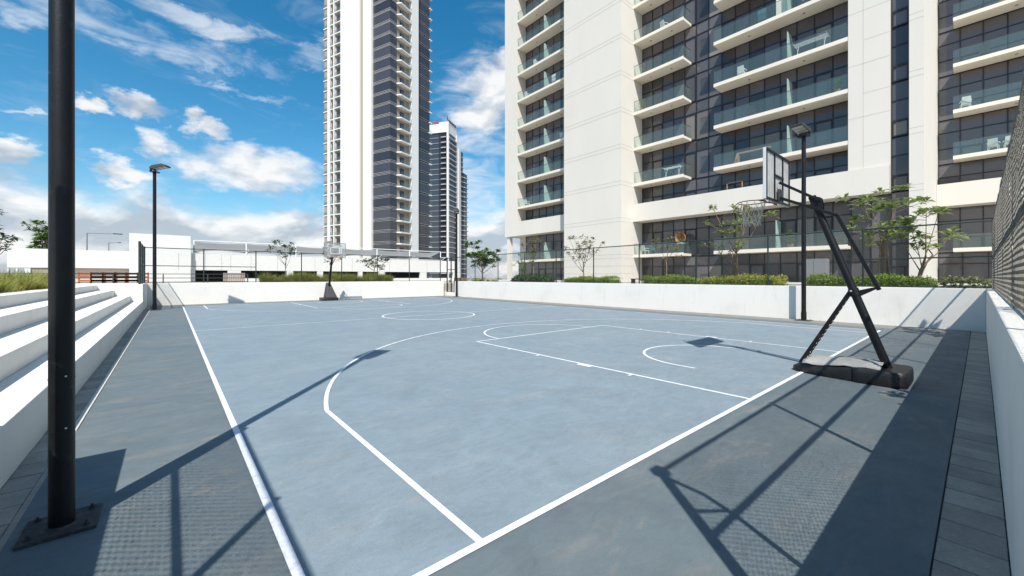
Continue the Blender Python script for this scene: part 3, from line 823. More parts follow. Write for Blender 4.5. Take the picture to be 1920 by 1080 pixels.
pane_me = unit_box_mesh('pane', 'glass_dark'); pane_cur = unit_box_mesh('pane_curtained', 'curtain')
fr_me = unit_box_mesh('frame_bar', 'mullion')
PANES = []                                     # (distance, parent, y, z, w, h, x, curtain)
def window_wall(X, y0, y1, z0, z1, cols, rows, heavy=(), name='window_wall', curt=0.2, spand=None):
    """frame of one storey of one bay; rows are heights above z0 where bars run"""
    b = MB(); d = 0.10
    ys = [y0 + (y1 - y0) * i / cols for i in range(cols + 1)]
    zs = [z0] + [z0 + r for r in rows] + [z1]
    for y in ys: b.box(X - .03, X + d, y - .028, y + .028, z0, z1)
    for z in zs: b.box(X - .024, X + d - .01, y0, y1, z - .03, z + .03)
    for (ci, ri) in heavy:
        a0, a1 = ys[ci] + .03, ys[ci + 1] - .03; c0, c1 = zs[ri] + .03, zs[ri + 1] - .03
        for bx in ((a0, a0 + .07, c0, c1), (a1 - .07, a1, c0, c1), (a0 + .07, a1 - .07, c0, c0 + .07), (a0 + .07, a1 - .07, c1 - .07, c1)):
            b.box(X - .045, X + .05, *bx)
    f = P(b, name, 'mullion')
    for i in range(cols):
        for j in range(len(zs) - 1):
            yc, zc = (ys[i] + ys[i + 1]) / 2, (zs[j] + zs[j + 1]) / 2
            PANES.append((math.hypot(X, yc) + 0.4 * abs(zc - 8), f, yc, zc, ys[i + 1] - ys[i] - .03, zs[j + 1] - zs[j] - .03, X + .03, rnd.random() < curt and j == 0))
    return f
gp_me = unit_box_mesh('glass_panel', 'balustrade'); hr_me = unit_box_mesh('handrail', 'rail_dark')
div_me = unit_box_mesh('divider', 'frosted'); lamp_me = unit_box_mesh('soffit_lamp', 'grey_metal')
def loc(x, y, z): return (x - AB[0], y - AB[1], z - AB[2])
def balcony(x0, x1, y0, y1, z, npan, side=False, div=None, furn=None):
    s = P(MB().box(x0, x1, y0, y1, z, z + .20).box(x0, x0 + .09, y0, y1, z + .20, z + .26), 'balcony', 'slab_paint', bevel=0.0)
    L = y1 - y0; w = L / npan
    for i in range(npan):
        inst('glass_panel', gp_me, s, loc(x0 + .06, y0 + w * (i + .5), z + .74), (.014, w - .012, 1.0))
    inst('handrail', hr_me, s, loc(x0 + .06, (y0 + y1) / 2, z + 1.255), (.03, L, .028))
    if side:
        inst('glass_panel', gp_me, s, loc((x0 + .1 + x1) / 2, y0 + .05, z + .74), (x1 - x0 - .14, .014, 1.0))
        inst('handrail', hr_me, s, loc((x0 + .1 + x1) / 2, y0 + .05, z + 1.255), (x1 - x0 - .14, .03, .028))
    if div is not None: inst('divider', div_me, s, loc((x0 + x1) / 2 + .1, div, z + 1.25), (x1 - x0 - .35, .03, 2.05))
    for k in (0.3, 0.72): inst('soffit_lamp', lamp_me, s, loc((x0 + x1) / 2, y0 + L * k, z - .012), (.14, .14, .024))
    return s
for n in range(0, NL):
    z = lv(n); zt = z + .2 if n else z + .2
    z1 = lv(n + 1)
    # bay between shear wall and dark curtain wall
    if n == 1: pass
    else: balcony(XF, XG - .03, 16.33, 21.09, z, 4, side=True)
    # right hand bay
    if n != 1: balcony(XF, XG - .03, 5.52, 13.84, z, 8, div=8.9 if n > 1 else 9.6)
    # left hand bay
    if n != 1: balcony(XF + .02, XG - .03, 28.02, 37.63, z, 7, div=33.2)
    # right wing
    if n != 1: balcony(43.0, 44.4, -9.0, 1.28, z, 7, div=-4.2)
    zz0 = z + .01; zz1 = z1 - .01
    if n == 0: zz1 = lv(1) + .02
    hv = [(1, 0), (4, 0), (10, 0)]
    window_wall(XG, 5.52, 21.08, zz0, zz1, 15, [1.0, 2.45] if False else [2.35], heavy=[(1, 0), (3, 0), (7, 0), (10, 0), (13, 0)])
    window_wall(XG, 28.02, 37.63, zz0, zz1, 8, [2.35], heavy=[(2, 0), (5, 0)])
    window_wall(44.5, -9.0, 2.08, zz0, zz1, 10, [1.15, 2.35], heavy=[(1, 1), (4, 1), (8, 0)])
    # narrow dark strip between the two piers
    if n >= 1: window_wall(33.5, 2.74, 3.53, zz0, zz1, 1, [1.0, 2.2], heavy=[(0, 0)], name='window_strip')
# ground floor windows
for (X, y0, y1, c) in ((XG, 5.52, 21.08, 15), (XG, 28.02, 39.0, 9), (44.5, -9.0, 2.08, 9)):
    window_wall(X, y0, y1, DECK, lv(0) - .01, c, [1.55], name='window_wall', heavy=[(2, 0), (5, 0)])
window_wall(33.5, 2.74, 3.53, DECK, lv(1), 1, [1.2, 2.6, 4.0], name='window_strip')
window_wall(33.9, 3.53, 5.5, DECK, lv(1) - .02, 2, [1.55, 3.4], name='window_strip')
# white bands closing the lower storeys
P(MB().box(XF - .12, XF + .12, 5.2, 21.09, lv(1), lv(1) + 1.62).box(XF + .12, XG - .03, 5.52, 21.09, lv(1), lv(1) + .2), 'band', 'facade')
P(MB().box(XF - .12, XF + .12, 3.55, 5.198, lv(1) - .001, lv(1) + 1.62), 'band', 'facade')
P(MB().box(XF - .02, XF + .12, 28.6, 37.64, lv(1), lv(1) + 1.75).box(XF + .12, XG - .03, 28.02, 37.64, lv(1), lv(1) + .2), 'band', 'facade')
P(MB().box(42.9, 43.1, -9.0, 2.09, lv(1), lv(1) + 1.62).box(43.1, 44.45, -9.0, 2.09, lv(1), lv(1) + .2), 'band', 'facade')
# solid masses behind so that no light leaks through
P(MB().box(34.75, 46, 5.5, 21.09, lv(1) - .3, ZT), 'inner_mass', 'dark_inside')
P(MB().box(34.75, 46, 28.01, 37.64, lv(1), ZT), 'inner_mass', 'dark_inside')
P(MB().box(44.75, 50, -9.0, 2.09, DECK, ZT), 'inner_mass', 'dark_inside')
P(MB().box(33.72, 45.0, 2.72, 3.54, DECK, ZT), 'inner_mass', 'dark_inside')
PANES.sort(key=lambda p: p[0])
rest = MB()
for i, (d, f, y, z, w, h, X, cu) in enumerate(PANES):
    if i < 300:
        inst('pane', pane_cur if cu else pane_me, f, loc(X, y, z), (.02, w, h), (0, rnd.gauss(0, .0016), rnd.gauss(0, .0022)))
    else:
        e = rnd.gauss(0, .0022) * w / 2
        rest.box(X - .01, X + .01, y - w / 2, y + w / 2, z - h / 2, z + h / 2)
o = P(rest, 'further_panes', 'glass_dark'); o['kind'] = 'stuff'

# ------------------------------------------------------------------ the two towers further off
def tower_b():
    O = (47.2, 108.3, -6)
    t = thing('apartment_tower', O, 'tall white and dark glass residential tower left of the big apartment block', 'building', rz=R(20.0))
    N, H = 33, 3.3; Z0 = 0.5; ZT = Z0 + N * H
    B = lambda: MB()
    B().box(0.4, 16.4, 0.4, 29.2, 0, ZT).build('core', 'glass_tower', t)
    B().box(-.7, 6, 6.8, 10.4, 0, ZT + 3).build('white_slab', 'far_white', t)
    B().box(-.1, 6, 10.402, 11.798, 0, ZT + 3).build('recess', 'tan_wall', t)
    B().box(-.7, 6, 11.8, 20.4, 0, ZT + 3).build('white_slab', 'far_white', t)
    B().box(-.5, 3, 23.7, 24.1, 0, ZT).build('fin', 'far_white', t)
    B().box(-.5, 3, 25.7, 26.9, 0, ZT).build('fin', 'far_white', t)
    B().box(-.25, 3, 26.9, 27.15, 0, ZT).build('fin', 'rail_dark', t)
    B().box(.2, 3, 20.4, 29.3, 0, ZT - 4).build('balcony_wall', 'tan_wall', t)
    B().box(7.65, 10.6, -.9, 5, 0, ZT).build('column', 'far_white', t)
    B().box(2.5, 7.65, .25, 3, 0, ZT).build('balcony_wall', 'tan_wall', t)
    for n in range(N):
        z = Z0 + n * H
        B().box(-.02, .5, -.02, 6.79, z + .55, z + H).box(.5, 2.5, -.02, .5, z + .55, z + H).build('window_band', 'glass_tower', t)
        B().box(10.61, 16.6, -.02, .5, z + .5, z + H).build('window_band', 'glass_tower', t)
        s = B()
        for dz in (0.0, .36, .72):
            s.box(-.10, .3, -.10, 6.79, z + dz, z + dz + .075).box(.3, 2.5, -.10, .3, z + dz, z + dz + .075)
        s.build('spandrel_fins', 'tower_fin', t)
        s = B()
        for dz in (0.0, .5): s.box(10.61, 16.7, -.06, .3, z + dz, z + dz + .06)
        s.build('spandrel_fins', 'tower_fin', t)
        bl = B().prism([(2.3, .3), (3.0, -1.35), (7.6, -.95), (7.6, .3)], 'z', z, z + .35).build('balcony', 'far_white', t, fixn=True)
        B().prism([(3.05, -1.28), (7.6, -.9), (7.6, -.86), (3.05, -1.24)], 'z', z + .35, z + 1.35).build('glass_panel', 'balustrade_far', bl, fixn=True)
        B().box(4.0, 5.6, .22, .26, z + .4, z + 2.6).build('window', 'glass_tower', t)
        if n < N - 1:
            bl = B().box(-.35, .25, 20.41, 25.7, z, z + .3).build('balcony', 'far_white', t)
            B().box(-.30, -.26, 20.41, 25.7, z + .3, z + 1.3).build('glass_panel', 'balustrade_far', bl)
            B().box(.15, .22, 21.0, 23.2, z + .4, z + 2.7).box(.15, .22, 24.4, 25.5, z + .4, z + 2.7).build('window', 'glass_tower', t)
        if n < N - 4:
            bl = B().box(.0, .25, 27.2, 29.5, z, z + .3).build('balcony', 'far_white', t)
            B().box(.02, .06, 27.2, 29.5, z + .3, z + 1.3).build('glass_panel', 'balustrade_far', bl)
        bl = B().box(16.4, 17.5, -.3, 1.6, z, z + .3).build('balcony', 'far_white', t)
        B().box(16.5, 17.45, -.28, -.24, z + .3, z + 1.3).build('glass_panel', 'balustrade_far', bl)
tower_b()
def tower_c():
    O = (134.6, 220.4, -6)
    t = thing('apartment_tower', O, 'distant grey glass tower with white crown, half hidden by the nearer tower', 'building', rz=R(33.5))
    N, H = 29, 3.35; Z0 = 3.0; ZT = Z0 + N * H
    MB().box(.3, 13, .3, 16, 0, ZT).build('core', 'glass_far', t)
    MB().box(-.4, 13.2, 6.0, 16, ZT, ZT + 5.5).box(-.4, 13.2, 0, 6.0, ZT, ZT + 6.5).build('crown', 'far_white', t)
    MB().box(-.5, .6, -.5, .7, 0, ZT + 6.5).build('corner_pier', 'far_white', t)
    MB().box(12.4, 13.4, -.5, .6, 0, ZT + 2).build('corner_pier', 'far_white', t)
    MB().box(14.5, 18, -1.0, 14, 0, ZT - 6).build('wing', 'far_white', t)
    MB().box(18.05, 25, .4, 14, 0, ZT - 6).build('wing', 'glass_far', t)
    MB().box(25.1, 31, -.2, 12, 0, ZT - 20).build('wing', 'glass_far', t)
    for n in range(N):
        z = Z0 + n * H
        MB().box(.2, 12.4, -.9, .3, z, z + .5).build('balcony', 'tower_fin', t)
        MB().box(.7, 12.4, .28, .32, z + 1.2, z + 3.2).build('window_band', 'glass_dark', t)
        MB().box(-.9, .3, 1.2, 4.6, z, z + .45).build('balcony', 'tower_fin', t)
        MB().box(.26, .3, .8, 6.5, z + .8, z + 3.3).build('window_band', 'mullion', t)
        MB().box(.1, .3, 6.6, 15.9, z, z + .45).build('floor_line', 'grey_metal', t)
        if n < N - 2: MB().box(18.1, 25, -.1, .4, z, z + .4).build('floor_line', 'tower_fin', t)
        if n < N - 6: MB().box(25.1, 31.6, -1.0, -.2, z, z + .5).build('floor_line', 'tower_fin', t)
    for k in range(5): MB().box(1 + k * 2.4, 1.8 + k * 2.4, -.4, .3, ZT + 6.5, ZT + 8.2).build('roof_unit', 'rail_dark', t)
    MB().box(.0, .5, 7, 10.5, ZT + 5.5, ZT + 7.6).build('roof_sign', 'crane_red', t)
    MB().tube((1, 1, ZT + 6.5), (1, 1, ZT + 11), .2, n=6).tube((1, 1, ZT + 10), (2.6, 1, ZT + 8.5), .2, n=6).build('roof_crane', 'rail_dark', t)
tower_c()

# ------------------------------------------------------------------ car park building behind the end wall
def car_park():
    Y = 55.0; O = (0, Y, DECK)
    t = thing('parking_building', O, 'long low white car park building with dark openings behind the far end wall', 'building')
    def p(b, n, m='far_white', par=t, **k): return b.build(n, m, par, O, **k)
    # x for a picture column at this depth
    def ux(u, y=Y):
        k = (u - 960) / 750; s, c = math.sin(R(YAW)), math.cos(R(YAW)); return y * (s + k * c) / (c - k * s)
    x_a, x_b, x_c, x_d = ux(13), ux(243), ux(357), ux(862)
    p(MB().box(x_a, x_b - .02, Y, Y + .4, 2.45, 4.15), 'parapet')
    p(MB().box(x_b, x_c, Y - .5, Y + 7, DECK, 5.95), 'stair_block')
    p(MB().box(x_c + .02, x_d, Y, Y + .4, 2.35, 4.15), 'parapet')
    p(MB().box(x_a, x_d, Y + .4, Y + 14, 2.6, 2.9), 'roof_slab')
    p(MB().box(x_a, x_d, Y + 11, Y + 11.3, DECK, 2.6), 'inner_wall', 'dark_inside')
    for u0, u1 in ((357, 366), (427, 452), (538, 550), (595, 606), (672, 680), (710, 722), (788, 800), (850, 862), (13, 16), (30, 33), (45, 57)):
        p(MB().box(ux(u0), ux(u1), Y + .02, Y + .38, DECK, 2.36), 'column')
    p(MB().box(ux(57), ux(95), Y + .1, Y + .5, DECK, 2.44), 'wall_panel', 'tan_wall')
    p(MB().box(ux(104), ux(243), Y + .6, Y + .9, DECK, 2.44), 'wall_panel', 'pale_pink')
    p(MB().box(ux(452), ux(862), Y + .05, Y + .3, DECK, 1.45), 'kerb_wall')
    for u in (334, 357, 385, 415, 432, 470, 520, 590, 660, 730, 800):
        p(MB().box(ux(u), ux(u) + .05, Y - .52 if u < 358 else Y - .012, Y + .01, 2.4, 4.12), 'panel_joint', 'facade_joint')
    # slatted gate at the ramp
    gx0, gx1 = ux(418), ux(457)
    gt_ = thing('slatted_screen', (gx0, Y - 8, DECK), 'grey slatted screen standing behind the railing at the far end', 'screen')
    y = Y - 8; gx0, gx1 = ux(420, y), ux(458, y)
    for i in range(12):
        x = gx0 + (gx1 - gx0) * i / 11
        MB().box(x - .06, x + .06, y, y + .05, DECK, 2.0).build('slat', 'tan_wall', gt_, (ux(418), Y - 8, DECK))
    MB().box(gx0, gx1, y + .052, y + .09, 1.85, 1.98).build('rail', 'rail_dark', gt_, (ux(418), Y - 8, DECK))
    # tensile shades on the roof
    lab = ['leftmost grey tensile shade on the car park roof', 'second grey tensile shade from the left on the car park roof', 'third grey tensile shade from the left on the car park roof',
           'grey tensile shade on the car park roof behind the far hoop', 'grey tensile shade on the car park roof below the tall tower', 'rightmost grey tensile shade on the car park roof, below the distant tower']
    us = [364, 462, 555, 640, 707, 768, 826]
    for i in range(6):
        ys = Y + 2.5
        x0, x1 = ux(us[i], ys), ux(us[i + 1], ys); Os = (x0, ys, 2.9)
        s = thing('car_park_shade', Os, lab[i], 'shade canopy', 'shade canopies on the car park roof')
        for x in ((x0, x1) if i == 5 else (x0,)):
            MB().tube((x, ys, 2.9), (x, ys, 5.75), .075, n=8).build('post', 'white_metal', s, Os, smooth=40)
            MB().tube((x, ys, 4.2), (x, ys - 1.6, 4.75), .05, n=8).build('arm', 'white_metal', s, Os, smooth=40)
        MB().tube((x0, ys, 5.72), (x1, ys, 5.72), .05, n=8).build('top_pipe', 'white_metal', s, Os, smooth=40)
        MB().tube((x0, ys - .02, 4.35), (x1, ys - .02, 4.35), .04, n=8).build('lower_pipe', 'white_metal', s, Os, smooth=40)
        n = 12; b = MB(); vs = []
        for j in range(n + 1):
            f = j / n; x = x0 + (x1 - x0) * f; sag = math.sin(math.pi * f)
            vs += [(x, ys + .5, 5.62 - .12 * sag), (x, ys + 3.6, 5.0 - .1 * sag), (x, ys + 6.0, 5.05), (x, ys + .3, 4.62 + .22 * sag)]
        fs = []
        for j in range(n):
            a = j * 4; c = a + 4
            fs += [(a, c, c + 1, a + 1), (a + 1, c + 1, c + 2, a + 2)]
        b.add(vs, fs).build('canopy', 'shade_cloth', s, Os, smooth=60)
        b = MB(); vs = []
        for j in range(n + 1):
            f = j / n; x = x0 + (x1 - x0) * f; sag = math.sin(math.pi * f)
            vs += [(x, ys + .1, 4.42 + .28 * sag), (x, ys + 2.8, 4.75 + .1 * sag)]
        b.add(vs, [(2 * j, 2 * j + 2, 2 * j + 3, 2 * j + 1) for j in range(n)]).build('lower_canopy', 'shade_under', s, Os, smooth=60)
    return ux
ux = car_park()

# ------------------------------------------------------------------ railings
def railing(p0, p1, label, z0, h, nposts, rails=3, m='rail_dark'):
    a, b = Vector((*p0, z0)), Vector((*p1, z0)); L = (b - a).length
    t = thing('railing', a, label, 'railing', rz=math.atan2(b.y - a.y, b.x - a.x))
    for i in range(nposts): MB().box(L * i / (nposts - 1) - .03, L * i / (nposts - 1) + .03, -.03, .03, 0, h).build('post', m, t)
    for j in range(rails):
        z = h * (j + 1) / rails
        MB().box(0, L, -.02, .02, z - .04, z).build('rail', m, t)
railing((-14, 34.0), (4.2, 34.0), 'dark low railing with thin bars on the deck beyond the far left corner', DECK, .78, 9)
railing((-7.5, 5.0), (-7.5, 33.9), 'dark thin railing behind the tall grass above the bench steps', DECK, .72, 12, 1)

# ------------------------------------------------------------------ gate opening in the far right corner
gt = thing('court_gate', (XR + .1, 28.62, 0), 'dark green tall gate frame in the opening at the far right corner', 'gate')
Og = (XR + .1, 28.62, 0)
for y in (28.66, 29.3, 29.94): MB().box(XR + .06, XR + .14, y - .035, y + .035, 0.15 if y == 29.3 else 0, 3.3).build('post', 'fence_green', gt, Og)
for z in (3.2, 2.2, .3): MB().box(XR + .07, XR + .13, 28.70, 29.9, z, z + .06).build('rail', 'fence_green', gt, Og)
bx = MB().box(19.3, 19.36, 28.7, 30.6, .45, 1.55).build('timber_screen', 'wood_brown'); tag(bx, 'brown timber panel seen through the gate opening at the far right corner', 'panel')
stp = MB().box(XR + .02, 20.5, 28.56, 30.6, -.1, .32).build('entry_step', 'stucco'); tag(stp, 'white step inside the gate opening at the far right corner', 'step')

# ------------------------------------------------------------------ plants
def leaf_quad(vs, fs, p, d, up, L, Wd):
    """kite leaf folded along its midrib"""
    sx = d.cross(up)
    if sx.length < 1e-4: sx = Vector((1, 0, 0))
    sx.normalize(); nz = sx.cross(d).normalized()
    i = len(vs)
    tip = p + d * L - nz * (-0.0) + Vector((0, 0, -0.18 * L))
    m1 = p + d * (L * .55)
    vs += [tuple(p), tuple(m1 + sx * Wd / 2 + nz * .12 * Wd), tuple(tip), tuple(m1 - sx * Wd / 2 + nz * .12 * Wd), tuple(m1)]
    fs += [(i, i + 1, i + 4), (i + 1, i + 2, i + 4), (i + 4, i + 2, i + 3), (i, i + 4, i + 3)]
def tree(x, y, z, H, label, seed, leaf='leaf_light', nb=6, ll=.26, lw=.11, spread=.8, fork=.5, nl=12, tr=.035, stems=1, lean=(0, 0), stakes=False, extra=0, group='young trees round the court', flat=1.0):
    ll *= 1.1; lw *= 1.15; nl = int(nl * 1.8)
    rr = random.Random(seed)
    t = thing('young_tree', (x, y, z), label, 'tree', group)
    tk = MB(); br = MB(); vs = []; fs = []
    def ros(p, d, n, L):
        for k in range(n):
            a = rr.uniform(0, 6.28); e = rr.uniform(-.35, .75)
            dd = Vector((math.cos(a) * math.cos(e), math.sin(a) * math.cos(e), math.sin(e))) + d * .25; dd.normalize()
            leaf_quad(vs, fs, p + Vector((rr.gauss(0, .05), rr.gauss(0, .05), rr.gauss(0, .05))), dd, Vector((0, 0, 1)), L * rr.uniform(.7, 1.2), L * lw / ll * rr.uniform(.8, 1.2))
    for s in range(stems):
        lx, ly = lean if stems == 1 else (lean[0] + (s - (stems - 1) / 2) * .5, lean[1] + rr.uniform(-.2, .2))
        pts = []; hf = H * fork * rr.uniform(.92, 1.08)
        for i in range(6):
            f = i / 5; pts.append(Vector((lx * f * f * .6 + rr.gauss(0, .015), ly * f * f * .6 + rr.gauss(0, .015), hf * f)))
        pts[0] = Vector((0.03 * s, 0, -.05))
        tk.path(pts, [tr * (1.15 - .5 * i / 5) for i in range(6)], 8)
        top = pts[-1]
        for k in range(max(2, nb // stems)):
            a = 2 * math.pi * (k + rr.random() * .6) / max(2, nb // stems); e = rr.uniform(.5, 1.25)
            L = (H - hf) * rr.uniform(.7, 1.0)
            st_ = pts[rr.choice((3, 4, 5, 5))]
            d = Vector((math.cos(a) * math.cos(e) * spread, math.sin(a) * math.cos(e) * spread, math.sin(e) * flat))
            mid_ = st_ + d * L * .5 + Vector((rr.gauss(0, .05), rr.gauss(0, .05), 0)); end = st_ + d * L * 1.0 + Vector((0, 0, .12 * L))
            br.path([st_, mid_, end], [tr * .5, tr * .32, tr * .2], 6)
            ros(end, d, nl, ll)
            for q in range(2 + extra):
                f = rr.uniform(.35, .95); bp = st_ + (end - st_) * f
                a2 = rr.uniform(0, 6.28); d2 = Vector((math.cos(a2), math.sin(a2), rr.uniform(.1, .8))).normalized()
                e2 = bp + d2 * L * rr.uniform(.2, .45)
                br.path([bp, e2], [tr * .25, tr * .15], 5)
                ros(e2, d2, int(nl * .8), ll * .9)
    tk.build('trunk', 'bark', t, smooth=60); br.build('branches', 'bark', t, smooth=60)
    me = MB(); me.v = vs; me.f = fs; me.build('crown', leaf, t)
    if stakes:
        for a in (0, 2.1, 4.2):
            MB().tube((.28 * math.cos(a), .28 * math.sin(a), -.05), (.06 * math.cos(a), .06 * math.sin(a), 2.1), .022, n=6).build('stake', 'stake', t, smooth=40)
    return t
DZ = DECK
tree(21.2, 28.9, DZ, 3.5, 'small rounded green tree standing alone between far lamp post and apartment block', 3, 'leaf_green', 10, .34, .15, 1.1, .42, 20, .06, extra=4)
tree(20.2, 21.2, DZ, 3.75, 'thin young tree with dull yellow leaves before the left bay of balconies', 11, 'leaf_dull', 5, .24, .10, .75, .55, 11, .03, extra=1)
tree(22.4, 24.4, DZ, 2.6, 'small leafy sapling at the left corner of the apartment block', 12, 'leaf_green', 5, .2, .09, .7, .3, 12, .03, extra=2)
tree(19.7, 16.15, DZ, 3.55, 'thin young tree with sparse pale leaves before the blank white wall', 21, 'leaf_dull', 7, .21, .10, .95, .42, 9, .04, extra=2)
tree(19.7, 10.65, DZ, 3.0, 'slender young tree left of the staked tree, before the lowest balcony', 31, 'leaf_dull', 4, .22, .10, .6, .5, 9, .032, extra=1)
tree(20.1, 7.45, DZ, 4.05, 'young tree tied to wooden stakes just left of the near hoop net', 41, 'leaf_light', 7, .26, .10, .75, .42, 11, .05, stakes=True, extra=2)
tree(20.1, 2.32, DZ, 4.05, 'tall young tree with large pale leaf clusters right of the near hoop post', 52, 'leaf_light', 7, .32, .17, .42, .40, 8, .035, stakes=True, lean=(.2, .1), extra=1, flat=1.1)
tree(19.55, 1.42, DZ, 3.15, 'forked young tree with large leaf clusters nearest the right corner', 63, 'leaf_light', 7, .30, .16, .55, .42, 8, .04, stems=2, lean=(-.1, -.4), extra=1, flat=1.05)
def uxy(u, y): return ux(u, y)
tree(uxy(535, 32.5), 32.5, DZ, 3.2, 'thin dark leaved sapling above the far wall left of the far hoop', 71, 'leaf_dark', 6, .24, .11, .75, .45, 9, .03, extra=1)
tree(uxy(622, 33.5), 33.5, DZ, 3.75, 'thin sapling right behind the backboard of the far hoop', 72, 'leaf_dull', 6, .26, .11, .6, .6, 10, .03, extra=1)
tree(uxy(702, 33), 33.0, DZ, 2.75, 'low spreading sapling above the far wall right of the far hoop', 73, 'leaf_dark', 6, .26, .12, 1.2, .5, 10, .035, extra=2, flat=.6)
tree(uxy(82, 62), 62, DZ, 6.3, 'palm like green tree behind the near lamp post, above the left car park wall', 81, 'leaf_green', 10, .5, .2, .5, .62, 14, .09, extra=3)
tree(uxy(-28, 45), 45, DZ, 5.2, 'green tree cut by the left edge of the picture', 82, 'leaf_dark', 9, .36, .16, .6, .3, 10, .07, extra=2)
tree(5.75, -1.5, DZ, 2.7, 'young tree outside the near right fence whose leaf shadow falls beside the hoop base', 91, 'leaf_light', 5, .17, .08, .45, .5, 6, .03, extra=0)
tree(15.2, -1.6, DZ, 3.3, 'young tree outside the near right fence whose shadow falls on the right corner wall', 92, 'leaf_light', 7, .30, .13, .8, .45, 10, .04, extra=1)
# foliage spilling through behind the near fence
def hedge(x0, x1, y0, y1, z0, z1, label, leaf, n, seed, size=.075, name='hedge', group='clipped hedges along the right wall', cat='hedge', lump=.12):
    rr = random.Random(seed)
    t = thing(name, ((x0 + x1) / 2, (y0 + y1) / 2, z0), label, cat, group); O = ((x0 + x1) / 2, (y0 + y1) / 2, z0)
    i_ = .06
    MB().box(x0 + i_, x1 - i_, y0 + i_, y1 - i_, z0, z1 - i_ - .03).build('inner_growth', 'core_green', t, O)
    vs = []; fs = []
    ph = [rr.uniform(0, 6.28) for _ in range(6)]
    def lumpz(x, y): return lump * (math.sin(2.1 * x + ph[0]) + math.sin(3.3 * y + ph[1]) + .6 * math.sin(7.1 * y + 5.7 * x + ph[2])) / 2
    lx, ly, lz = x1 - x0, y1 - y0, z1 - z0
    areas = [lx * ly, ly * lz, lx * lz, lx * lz]
    for k in range(n):
        w = rr.choices(range(4), areas)[0]
        a, b = rr.random(), rr.random()
        if w == 0: p = Vector((x0 + lx * a, y0 + ly * b, z1)); nn = Vector((0, 0, 1))
        elif w == 1: p = Vector((x0, y0 + ly * a, z0 + lz * b)); nn = Vector((-1, 0, .3))
        elif w == 2: p = Vector((x0 + lx * a, y0, z0 + lz * b)); nn = Vector((0, -1, .3))
        else: p = Vector((x0 + lx * a, y1, z0 + lz * b)); nn = Vector((0, 1, .3))
        p.z += lumpz(p.x, p.y) * (p.z - z0) / lz
        p += Vector((rr.gauss(0, .035), rr.gauss(0, .035), rr.gauss(0, .04)))
        d = (nn + Vector((rr.gauss(0, .7), rr.gauss(0, .7), rr.gauss(0, .6)))).normalized()
        leaf_quad(vs, fs, p - Vector(O), d, Vector((rr.gauss(0, 1), rr.gauss(0, 1), 1)).normalized(), size * rr.uniform(.7, 1.4), size * .5 * rr.uniform(.8, 1.3))
    m = MB(); m.v = vs; m.f = fs; m.build('foliage', leaf, t)
hedge(19.2, 20.4, 13.9, 17.3, DZ, 1.54, 'bright green hedge in front of the blank white wall', 'leaf_hedge', 5200, 1)
hedge(19.1, 20.3, 9.0, 11.7, DZ, 1.54, 'green hedge in front of the lowest balcony, left of the yellow one', 'leaf_hedge', 4200, 2)
hedge(19.0, 20.8, 5.6, 8.5, DZ, 1.56, 'yellow green hedge around the staked young tree', 'leaf_yellow', 5200, 3)
hedge(18.9, 20.2, 1.05, 4.4, DZ, 1.57, 'long green hedge beyond the near hoop, right of the lamp post', 'leaf_hedge', 6500, 4)
hedge(19.3, 20.6, 19.4, 22.6, DZ, 1.50, 'low dark bushy shrubs at the left end of the apartment block', 'leaf_dark', 3600, 5, size=.12, lump=.16)
hedge(19.3, 19.8, -.2, .75, DZ, 1.42, 'low dull shrub in the right corner behind the wall', 'leaf_dull', 700, 6, size=.13, lump=.1)
hedge(2.9, 17.5, -.80, -.44, DZ - .1, 1.40, 'dark leafy creeper hedge behind the near right fence', 'leaf_dark', 9000, 7, size=.085, name='hedge', group=None, lump=.2)
kb = MB().box(21.4, 21.7, 2.0, 27.0, DZ, 1.36).build('planter_kerb', 'stucco'); tag(kb, 'low white planter kerb behind the hedges on the right', 'kerb')
kb = MB().box(20.4, 22.0, -8, 1.6, DZ, 1.36).build('planter_kerb', 'stucco'); tag(kb, 'white planter kerb behind the right corner of the court', 'kerb')

def grass(name, regions, n, h, label, seed, m='grass'):
    rr = random.Random(seed); vs = []; fs = []
    tot = [(r[1] - r[0]) * (r[3] - r[2]) for r in regions]
    for reg, ar in zip(regions, tot):
        nc = max(4, int(n * ar / sum(tot) / 55))
        for c in range(nc):
            cx, cy = rr.uniform(reg[0], reg[1]), rr.uniform(reg[2], reg[3]); hh = h * rr.uniform(.65, 1.15) * (.45 + .6 * abs(math.sin(cx * 1.15 + cy * .8)))
            for k in range(55):
                a = rr.uniform(0, 6.28); L = hh * rr.uniform(.6, 1.1); o_ = rr.uniform(.15, .75) * hh
                bx_, by_ = cx + rr.gauss(0, .05), cy + rr.gauss(0, .05); w = rr.uniform(.006, .013)
                ca, sa = math.cos(a), math.sin(a); i = len(vs)
                for f, ww in ((0, w), (.5, w * .9), (.8, w * .6)):
                    r_ = o_ * f * f; z = DZ + L * f * (1 - .12 * f)
                    vs += [(bx_ + ca * r_ - sa * ww, by_ + sa * r_ + ca * ww, z), (bx_ + ca * r_ + sa * ww, by_ + sa * r_ - ca * ww, z)]
                vs.append((bx_ + ca * o_, by_ + sa * o_, DZ + L * .9))
                fs += [(i, i + 1, i + 3, i + 2), (i + 2, i + 3, i + 5, i + 4), (i + 4, i + 5, i + 6)]
    b = MB(); b.v = vs; b.f = fs; o = b.build(name, m); tag(o, label, 'grass', kind='stuff')
MB().box(-5.6, -2.945, BY0, BY1, DZ - .02, DZ + .06).build('planting_bed', 'soil')['kind'] = 'structure'
MB().box(-1, 17.5, YE + .32, YE + 2.2, DZ - .02, DZ + .05).build('planting_bed', 'soil')['kind'] = 'structure'
grass('ornamental_grass', [(-5.4, -3.1, 4.8, 24.5)], 42000, .78, 'yellow green feathery grass in the bed above the bench steps', 5)
